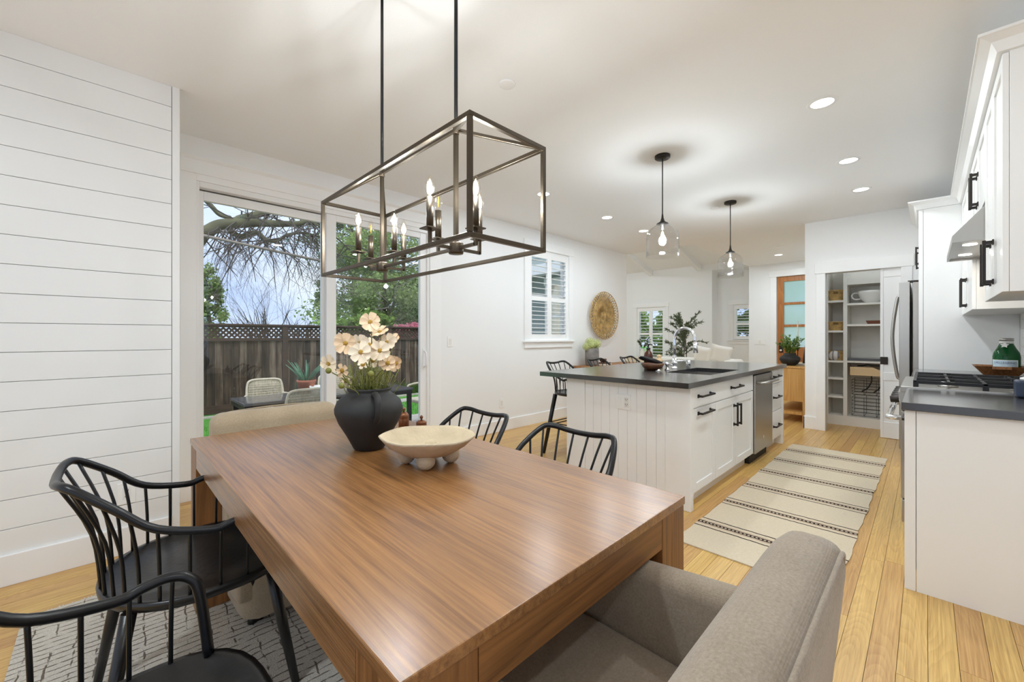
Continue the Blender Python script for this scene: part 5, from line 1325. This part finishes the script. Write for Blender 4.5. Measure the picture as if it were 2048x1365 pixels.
tag(MB().lathe([(0, 0), (.085, 0), (.080, .02), (.045, .35), (.028, .72), (.02, .80), (0, .80)], (7.78, 1.285, .8003), 28).build('tall_dark_cone', 'cloth_black'), 'tall dark tapering object at the right end of the entry console', 'ornament')
tag(MB().box(7.42, 7.56, 1.27, 1.40, .8003, .822).build('white_book', 'white_ceramic', bevel=.003), 'white book lying on the entry console behind the vase', 'book')
# ================================================================== garden
GZ = -.36; FY = 10.2
struct(MB().box(-6, 6.6, 4.05, 7.1, GZ - .1, -.30).build('patio', 'concrete'))
lawn = MB().box(-14, 60, 7.1, 80, GZ - .1, GZ).box(-14, -6, 4.05, 7.1, GZ - .1, GZ).box(11.0, 60, -40, 7.1, GZ - .1, GZ); struct(lawn.build('ground', 'grass'))
struct(MB().box(-14, 16, 9.75, 9.90, GZ, GZ + .03).build('garden_curb', 'concrete'))
struct(MB().box(1.5, 16, 8.9, 9.35, GZ, GZ + .015).build('garden_path', 'concrete'))
gb = MB(); rr = random.Random(31)
for k in range(9000):
    x, y = rr.uniform(0, 8), rr.uniform(7.15, 8.9); h_ = rr.uniform(.02, .05); a = rr.uniform(0, 3.14); dx, dy = math.cos(a) * .006, math.sin(a) * .006
    gb.add([(x - dx, y - dy, GZ), (x + dx, y + dy, GZ), (x + rr.uniform(-.015, .015), y + rr.uniform(-.015, .015), GZ + h_)], [(0, 1, 2)])
g_ = gb.build('grass_blades', 'grass', fix=False); tag(g_, 'short bright green lawn grass beyond the patio', 'grass', kind='stuff')

# ---- fence: boards, posts, rails, lattice topping
fe = thing('garden_fence', 'dark weathered board fence with lattice top behind the patio', 'fence', (4, FY, GZ))
FX0, FX1 = -1.2, 9.6; ZB, ZL, ZT = GZ + .06, 1.195, 1.465
src = None; rr = random.Random(2); x = FX0
bsrc = MB().box(0, .138, 0, .02, 0, ZL - ZB - .05).build('fence_board', 'fence_wood', fe); fo2 = origin(fe)
for v in bsrc.data.vertices: v.co = v.co + fo2
first = True
while x < FX1:
    o = bsrc if first else share('fence_board', bsrc, fe, (0, 0, 0)); first = False
    o.location = V(x, FY + rr.choice((0, .004, .008, .012)), ZB + rr.uniform(0, .01)) - fo2; o.scale = (rr.uniform(.975, .99), 1, 1); x += .1405
MB().box(FX0, FX1, FY + .036, FY + .044, ZB, ZL).build('gap_shade_sheet', 'rubber', fe)  # dark sheet added so the gaps between boards look shaded
posts = [-.2, 2.9, 5.45, 8.1]
for px_ in posts: MB().box(px_ - .055, px_ + .055, FY - .06, FY + .05, GZ, ZT).build('post', 'fence_trim', fe)
for (za, zb, d) in ((ZB - .05, ZB + .12, -.015), (ZL - .06, ZL + .005, -.035), (ZT - .045, ZT - .005, -.03)): MB().box(FX0, FX1, FY + d, FY + .03, za, zb).build('rail', 'fence_trim', fe)
MB().box(FX0, FX1, FY - .07, FY + .07, ZT - .005, ZT + .03).build('cap_rail', 'fence_trim', fe)
pp = [FX0] + posts + [FX1]
for a, b in zip(pp, pp[1:]):
    m = MB(); za, zb = ZL + .005, ZT - .045; h_ = zb - za; step = .098; k = a - h_
    while k < b:
        for s in (1, -1):
            p0, p1 = (k, za), (k + h_, zb)
            if s < 0: p0, p1 = (k, zb), (k + h_, za)
            t0 = max(0, (a - k) / h_); t1 = min(1, (b - k) / h_)
            if t1 > t0:
                q0 = (p0[0] + (p1[0] - p0[0]) * t0, p0[1] + (p1[1] - p0[1]) * t0); q1 = (p0[0] + (p1[0] - p0[0]) * t1, p0[1] + (p1[1] - p0[1]) * t1)
                m.bar((q0[0], FY + .006 * s, q0[1]), (q1[0], FY + .006 * s, q1[1]), .010, .038)
        k += step
    l_ = m.build('lattice_panel', 'fence_trim', fe); l_['kind'] = 'stuff'

# ---- patio dining set
PZ = -.30
pt = thing('patio_table', 'dark glazed patio table outside the sliding door', 'table', (2.2, 6.0, PZ))
ax, ay, az = 1.14, 5.51, .452
MB().box(ax, 3.35, ay, 6.22, az - .03, az).build('top', 'patio_table', pt, bevel=.003)
MB().box(ax + .01, 3.34, ay + .01, 6.21, az - .085, az - .031).build('frame', 'black_metal', pt)
for x in (ax + .02, 3.28):
    for y in (ay + .02, 6.15): MB().box(x, x + .055, y, y + .055, PZ, az - .085).build('leg', 'black_metal', pt)
for i in range(4):
    for j in range(2): MB().box(ax + .03 + i * .548, ax + .03 + i * .548 + .53, ay + .02 + j * .34, ay + .02 + j * .34 + .328, az, az + .002).build('table_tile', 'patio_table', pt)
def wicker_chair(label, loc, rz, first=[None]):
    if first[0] is None:
        t = thing('wicker_chair', label, 'patio chair', (0, 0, 0), 'pale wicker chairs on the patio'); first[0] = t
        # local: faces +y; open woven back with rounded top corners
        fr_ = spline([(-.21, -.20, .40), (-.225, -.26, .60), (-.215, -.30, .78), (-.17, -.315, .845), (0, -.322, .855), (.17, -.315, .845), (.215, -.30, .78), (.225, -.26, .60), (.21, -.20, .40)], 5)
        MB().tube(fr_, .016, 8).build('back_frame', 'wicker', t)
        m = MB()
        for k in range(26):
            u = -.205 + .41 * k / 25; zt_ = .845 - .06 * max(0, (abs(u) - .15) / .055) ** 2
            m.tube([(u * .97, -.20, .43), (u * 1.03, -.262, .62), (u, -.30, .76), (u * .97, -.316, zt_)], .006, 4)
        for k in range(14): z = .46 + k * .016 if k < 7 else .62 + (k - 7) * .03; m.tube([(-.215, -.20 - (z - .4) * .27, z), (.215, -.20 - (z - .4) * .27, z)], .005, 4)
        wv = m.build('woven_back', 'wicker', t)
        cushion_box(MB(), -.235, .235, -.22, .25, .385, .44, .02).build('seat', 'wicker', t)
        for sx in (-1, 1):
            MB().tube(spline([(sx * .225, -.27, .66), (sx * .27, -.10, .66), (sx * .275, .12, .64), (sx * .255, .20, .60), (sx * .23, .21, .42)], 5), .016, 8).build('arm', 'wicker', t)
            for sy in (-.2, .22): MB().tube([(sx * .21, sy, .39), (sx * .23, sy * 1.08, 0)], .016, 8).build('leg', 'wicker', t)
        o = t
    else: o = copy_tree(first[0]); o['label'] = label
    o.location = (loc[0], loc[1], PZ); o.rotation_euler = (0, 0, rz); o.scale = (1, 1, 1.075); return o
wicker_chair('pale wicker chair behind the patio table, left of the aloe pot', (1.62, 6.36), R(177))
wicker_chair('pale wicker chair on the near side of the patio table', (1.66, 5.36), R(3))
wicker_chair('pale wicker chair behind the patio table, right of the aloe pot', (2.62, 6.42), R(182))
wicker_chair('pale wicker chair at the right end of the patio table, seen behind the black vase', (2.42, 5.36), R(-3))
wicker_chair('pale wicker chair at the far right end of the patio, tilted away', (3.95, 6.1), R(90))
wicker_chair('pale wicker chair at the left of the patio, half hidden by the door frame', (.42, 6.6), R(-60))
al = thing('potted_aloe', 'spiky aloe in a terracotta pot on the patio table', 'plant', (2.36, 6.12, az))
ap = ray_y(613, 770, 5.98); al.location = (ap.x, 5.98, az + .002); ax_, ay_ = ap.x, 5.98; zz = az + .002
MB().lathe([(0, 0), (.085, 0), (.115, .15), (.122, .155), (.122, .185), (.11, .185), (.105, .15), (0, .15)], (ax_, ay_, zz), 28).build('pot', 'terracotta', al)
rr = random.Random(8)
for k in range(16):
    a = k * 2.4; el = rr.uniform(.75, 1.45); L_ = rr.uniform(.24, .38); d = V(math.cos(a) * math.cos(el), math.sin(a) * math.cos(el), math.sin(el)); b = V(ax_, ay_, zz + .15) + V(d.x, d.y, 0) * .05
    pth = spline([b, b + d * L_ * .5, b + d * L_ + V(d.x, d.y, 0) * .03 + V(0, 0, -.01)], 4)
    MB().tube(pth, [.017 * (1 - j / len(pth)) + .001 for j in range(len(pth))], 6).build('aloe_leaf', 'leaf_aloe', al)
bp = ray_y(598, 795, 6.08)
tag(MB().lathe([(0, 0), (.05, 0), (.052, .01), (.052, .11), (.045, .17), (.02, .26), (.016, .30), (.02, .31), (.014, .31), (.014, .26), (.038, .16), (.044, .02), (0, .015)], (bp.x, 6.08, zz), 24).build('glass_bottle', 'bottle_glass_clear'), 'clear pale green glass bottle beside the aloe pot', 'bottle')
bp = ray_y(637, 780, 5.80)
tag(MB().lathe([(0, 0), (.07, 0), (.09, .02), (.115, .11), (.107, .112), (.08, .03), (0, .02)], (bp.x, 5.80, zz), 28).build('white_bowl', 'white_ceramic'), 'white ceramic bowl on the patio table in front of the aloe', 'bowl')

# ---- foliage helpers
def leaf_mass(c, rad, n, size, seed, shape=None, clump=40):
    r_ = random.Random(seed); vs = []; fs = []
    cen = []
    for _ in range(clump):
        while True:
            p = V(r_.uniform(-1, 1), r_.uniform(-1, 1), r_.uniform(-1, 1))
            if .25 < p.length < 1: break
        cen.append(p)
    for k in range(n):
        q = r_.choice(cen) + V(r_.gauss(0, .10), r_.gauss(0, .10), r_.gauss(0, .07))
        p = V(c[0] + q.x * rad[0], c[1] + q.y * rad[1], c[2] + q.z * rad[2])
        if p.z < GZ: continue
        d = V(r_.uniform(-1, 1), r_.uniform(-1, 1), r_.uniform(-.6, .8)).normalized(); s_ = d.cross(V(r_.uniform(-1, 1), r_.uniform(-1, 1), r_.uniform(-1, 1))).normalized()
        L_ = size * r_.uniform(.6, 1.4); w_ = L_ * .38; o = len(vs)
        vs += [p, p + d * L_ * .5 + s_ * w_, p + d * L_, p + d * L_ * .5 - s_ * w_]; fs.append((o, o + 1, o + 2, o + 3))
    return MB().add(vs, fs)
def branch_tree(m, p, d, L_, r0, depth, rg_, droop=0.0, spread=.6, kids=(2, 4), seg=4):
    pts = [p]; q = p; dd = d.normalized()
    for k in range(seg):
        dd = (dd + V(rg_.uniform(-1, 1), rg_.uniform(-1, 1), rg_.uniform(-1, 1)) * .22 + V(0, 0, -droop)).normalized(); q = q + dd * (L_ / seg); pts.append(q)
    m.tube(pts, [r0 * (1 - .6 * k / seg) for k in range(seg + 1)], 5 if depth > 1 else 3, cap=False)
    if depth <= 0: return
    for k in range(rg_.randint(*kids)):
        i = rg_.randint(1, seg); nd = (dd + V(rg_.uniform(-1, 1), rg_.uniform(-1, 1), rg_.uniform(-1, 1)) * spread).normalized()
        branch_tree(m, pts[i], nd, L_ * rg_.uniform(.5, .75), r0 * (1 - .6 * i / seg) * .6, depth - 1, rg_, droop, spread, kids, seg)

# ---- old oak: mossy limbs reaching over the patio from the left, twigs hanging down
OY = 8.2
oak = thing('oak_tree', 'large bare oak with mossy limbs hanging over the patio', 'tree', (-1.2, OY + .4, GZ))
P8 = lambda px_, py_, dy=0: ray_y(px_, py_, OY + dy)
MB().tube(spline([(-1.25, OY + .4, GZ), (-1.2, OY + .4, 1.2), (-1.05, OY + .35, 2.2), (-.7, OY + .2, 2.7)], 6), [.40 - .008 * k for k in range(19)], 14).build('trunk', 'bark', oak)
def limb(pts, r0, r1):
    pt_ = spline(pts, 6); n = len(pt_); MB().tube(pt_, [(r0 + (r1 - r0) * k / (n - 1)) * .62 for k in range(n)], 10).build('limb', 'bark', oak); return pt_
A = limb([(-.9, OY + .25, 2.55), P8(350, 495, .1), P8(410, 466), P8(440, 450), P8(480, 447, -.1), P8(520, 446, -.1), P8(560, 448, -.05), P8(600, 447), P8(612, 440)], .20, .06)
B_ = limb([P8(465, 446, -.05), P8(490, 436, -.05), P8(520, 428), P8(545, 423), P8(570, 424), P8(600, 428, .1), P8(640, 440, .2)], .12, .045)
C_ = limb([P8(455, 455), P8(480, 473), P8(512, 465, -.1), P8(528, 477, -.1), P8(545, 483, -.1), P8(562, 478), P8(575, 470), P8(605, 466, .1), P8(640, 474, .2)], .075, .03)
D_ = limb([(-.8, OY + .2, 2.65), P8(380, 380, .1), P8(408, 398), P8(425, 415), P8(440, 430), P8(462, 436)], .07, .05)
E_ = limb([P8(612, 440), P8(630, 448, .05), P8(660, 465, .1), P8(700, 500, .3)], .035, .02)
tm = MB(); rg_ = random.Random(44)
for src_ in (A, B_, C_, E_):
    for p in src_[8 if src_ is A else 2:]:
        for k in range(2):
            if rg_.random() < .36: branch_tree(tm, p, V(rg_.uniform(-.9, .9), rg_.uniform(-.9, .9), rg_.uniform(-1.0, .2)), rg_.uniform(.6, 1.35), .012, 3, rg_, droop=.11, spread=.85, kids=(2, 3))
t_ = tm.build('twigs', 'twig', oak, fix=False); t_['kind'] = 'stuff'
MB().tube([ray_y(405, 471, 7.2), ray_y(640, 522, 7.2)], .028, 10).build('hanging_pole', 'leaf_aloe') if False else None
cb = tag(MB().tube([ray_y(300, 452, 7.6), ray_y(405, 471, 7.6), ray_y(640, 522, 7.6)], .022, 8).build('overhead_cable', 'twig_pale'), 'thick grey cable slanting across the sky outside the door', 'cable')
# ---- string lights
sl_ = thing('string_lights', 'string of round garden bulbs on a black wire outside the sliding door', 'string lights', ray_y(520, 440, 6.9))
wire = spline([V(-1.05, 8.55, 2.6), ray_y(400, 372, 7.2), ray_y(450, 405, 6.9), ray_y(520, 440, 6.9), ray_y(600, 482, 6.9), ray_y(655, 503, 6.9), ray_y(720, 520, 6.9), ray_y(790, 532, 6.9), ray_y(870, 540, 6.9), V(6.14, 6.2, 2.6)], 6)
MB().tube(wire, .0055, 6).build('wire', 'cable', sl_)
for i, k in enumerate((9, 15, 22, 28, 33, 37, 42)):
    p = wire[k]; MB().cyl(p, p - V(0, 0, .05), .011, n=8).build('lamp_holder', 'cable', sl_); MB().ball(p - V(0, 0, .082), .034 if i < 5 else .03, 12, 8).build('bulb', 'bottle_glass_clear' if i != 5 else 'garden_bulb', sl_)

# ---- trees and shrubs beyond the fence
def tree(name, label, c, rad, n, size, mat, seed, trunk_r=.15, clump=40, group='trees beyond the fence'):
    t = thing(name, label, 'tree', (c[0], c[1], GZ), group)
    MB().tube(spline([(c[0], c[1], GZ), (c[0] + .1, c[1], c[2] * .5), (c[0] - .1, c[1], c[2] + rad[2] * .4)], 5), [trunk_r * (1 - .06 * k) for k in range(11)], 10).build('trunk', 'bark', t)
    br = MB(); r_ = random.Random(seed + 5)
    for k in range(16): branch_tree(br, V(c[0], c[1], c[2] - rad[2] * .5 + rad[2] * k / 16), V(r_.uniform(-1, 1), r_.uniform(-1, 1), r_.uniform(0, .7)), rad[0] * .8, trunk_r * .3, 2, r_)
    b_ = br.build('branches', 'twig_pale', t, fix=False); b_['kind'] = 'stuff'
    l_ = leaf_mass(c, rad, n, size, seed, clump=clump).build('foliage', mat, t, fix=False); l_['kind'] = 'stuff'
    return t
tree('evergreen_tree', 'tall dense evergreen behind the fence at the right pane', (7.4, 14.2, 2.6), (2.5, 2.2, 2.7), 30000, .095, 'leaf_cedar', 3, .22, 110)
tree('evergreen_tree', 'dark evergreen behind the fence, right of the tall evergreen', (10.6, 15.5, 2.2), (2.4, 2.2, 2.9), 26000, .12, 'leaf_dark', 9, .2, 60)
tree('evergreen_tree', 'pale green thin tree crown high behind the tall evergreen', (6.9, 15.8, 5.6), (2.0, 1.8, 1.5), 8000, .08, 'leaf_olive', 14, .15, 50)
tree('evergreen_tree', 'small evergreen behind the fence beside the door post', ray_y(652, 592, 15.0) , (.42, .42, .8), 2400, .085, 'leaf_dark', 19, .06, 26)
lt = ray_y(415, 610, 14.0); tree('evergreen_tree', 'feathery evergreen behind the fence at the left door jamb', (lt.x, lt.y, lt.z), (.5, .5, 1.3), 5000, .08, 'leaf_cedar', 23, .09, 40)
def shrub(name, label, c, rad, n, size, mat, seed, cat='shrub', clump=24, group='shrubs beyond the fence'):
    t = thing(name, label, cat, (c[0], c[1], GZ), group)
    l_ = leaf_mass(c, rad, n, size, seed, clump=clump).build('foliage', mat, t, fix=False); l_['kind'] = 'stuff'
    r_ = random.Random(seed); m = MB()
    for k in range(6): m.tube([(c[0], c[1], GZ), (c[0] + r_.uniform(-.5, .5) * rad[0], c[1] + r_.uniform(-.5, .5) * rad[1], c[2])], [.03, .012], 6)
    m.build('stems', 'bark', t); return t
shrub('green_shrub', 'bright green shrub rising behind the fence below the tall evergreen', (6.1, 12.2, 1.1), (1.8, .8, .95), 6000, .12, 'leaf_mid', 4)
shrub('green_shrub', 'mid green shrub rising behind the fence farther right', (8.6, 12.6, 1.2), (1.5, .8, 1.1), 4500, .12, 'leaf_green', 6)
shrub('pink_shrub', 'pink flowering shrub just above the fence at the right pane', (7.45, 12.0, 1.22), (1.15, .5, .45), 2600, .09, 'pink_bloom', 11)
for i, (px_, w_, h_, lab) in enumerate(((530, .16, 2.3, 'bare multi-stemmed tree standing beyond the fence'), (600, .12, 1.7, 'smaller bare tree beyond the fence, right of the larger bare one'))):
    bp = ray_y(px_, 680, 17.0); t = thing('bare_tree', lab, 'tree', (bp.x, 17.0, GZ), 'bare trees beyond the fence'); m = MB(); rg_ = random.Random(70 + i)
    for k in range(16 if i == 0 else 10): branch_tree(m, V(bp.x + rg_.uniform(-.1, .1), 17.0, .6), V(rg_.uniform(-.75, .75), rg_.uniform(-.5, .5), 1), h_ * rg_.uniform(.55, .8), .028, 3, rg_, droop=-.03, spread=.6, kids=(2, 4))
    b_ = m.build('branches', 'twig', t, fix=False); b_['kind'] = 'stuff'; MB().cyl((bp.x, 17.0, GZ), (bp.x, 17.0, .75), .09, .06, 10).build('trunk', 'twig', t)
rr = random.Random(61)
for i, px_ in enumerate((797, 812, 826, 838)):
    bp = ray_y(px_, 780, 9.98); t = thing('grass_tuft', 'green grass tuft at the fence foot, %s from the left' % ORD[i], 'plant', (bp.x, 9.98, GZ), 'grass tufts along the fence'); m = MB()
    for k in range(90):
        a = rr.uniform(0, 6.28); q = rr.uniform(.02, .2); h_ = rr.uniform(.18, .42); b = V(bp.x + rr.uniform(-.06, .06), 9.98 - abs(rr.uniform(0, .06)), GZ); e = b + V(math.cos(a) * q, -abs(math.sin(a)) * q, h_); s_ = V(.005, .003, 0); md = b.lerp(e, .55) + V(0, 0, .04)
        m.add([b - s_, b + s_, md + s_, md - s_], [(0, 1, 2, 3)]); m.add([md - s_, md + s_, e], [(0, 1, 2)])
    l_ = m.build('blades', 'leaf_green', t, fix=False); l_['kind'] = 'stuff'
# greenery outside the living room, alcove and wing windows
shrub('window_shrub', 'leafy shrub outside the shuttered living room window', (12.6, 5.6, 1.2), (.9, 1.6, 1.4), 9000, .11, 'leaf_mid', 71, group='shrubs outside the front windows')
shrub('window_shrub', 'dark shrub outside the small alcove window', (12.8, 3.3, 1.3), (.9, 1.2, 1.5), 7000, .11, 'leaf_dark', 73, group='shrubs outside the front windows')
fw_ = thing('brick_garden_wall', 'low brown brick wall outside the living room window', 'wall', (13.4, 5.2, GZ))
bs = None; fo3 = origin(fw_)
for r_ in range(16):
    for k in range(13):
        y_ = 3.9 + k * .215 + (.1 if r_ % 2 else 0)
        if bs is None:
            bs = MB().box(0, .1, 0, .2, 0, .068).build('brick', 'brown_tray', fw_)
            for v in bs.data.vertices: v.co = v.co + fo3
            o = bs
        else: o = share('brick', bs, fw_, (0, 0, 0))
        o.location = V(13.35, y_, GZ + .01 + r_ * .08) - fo3
MB().box(13.37, 13.44, 3.9, 6.8, GZ, GZ + 1.27).build('mortar', 'concrete', fw_)
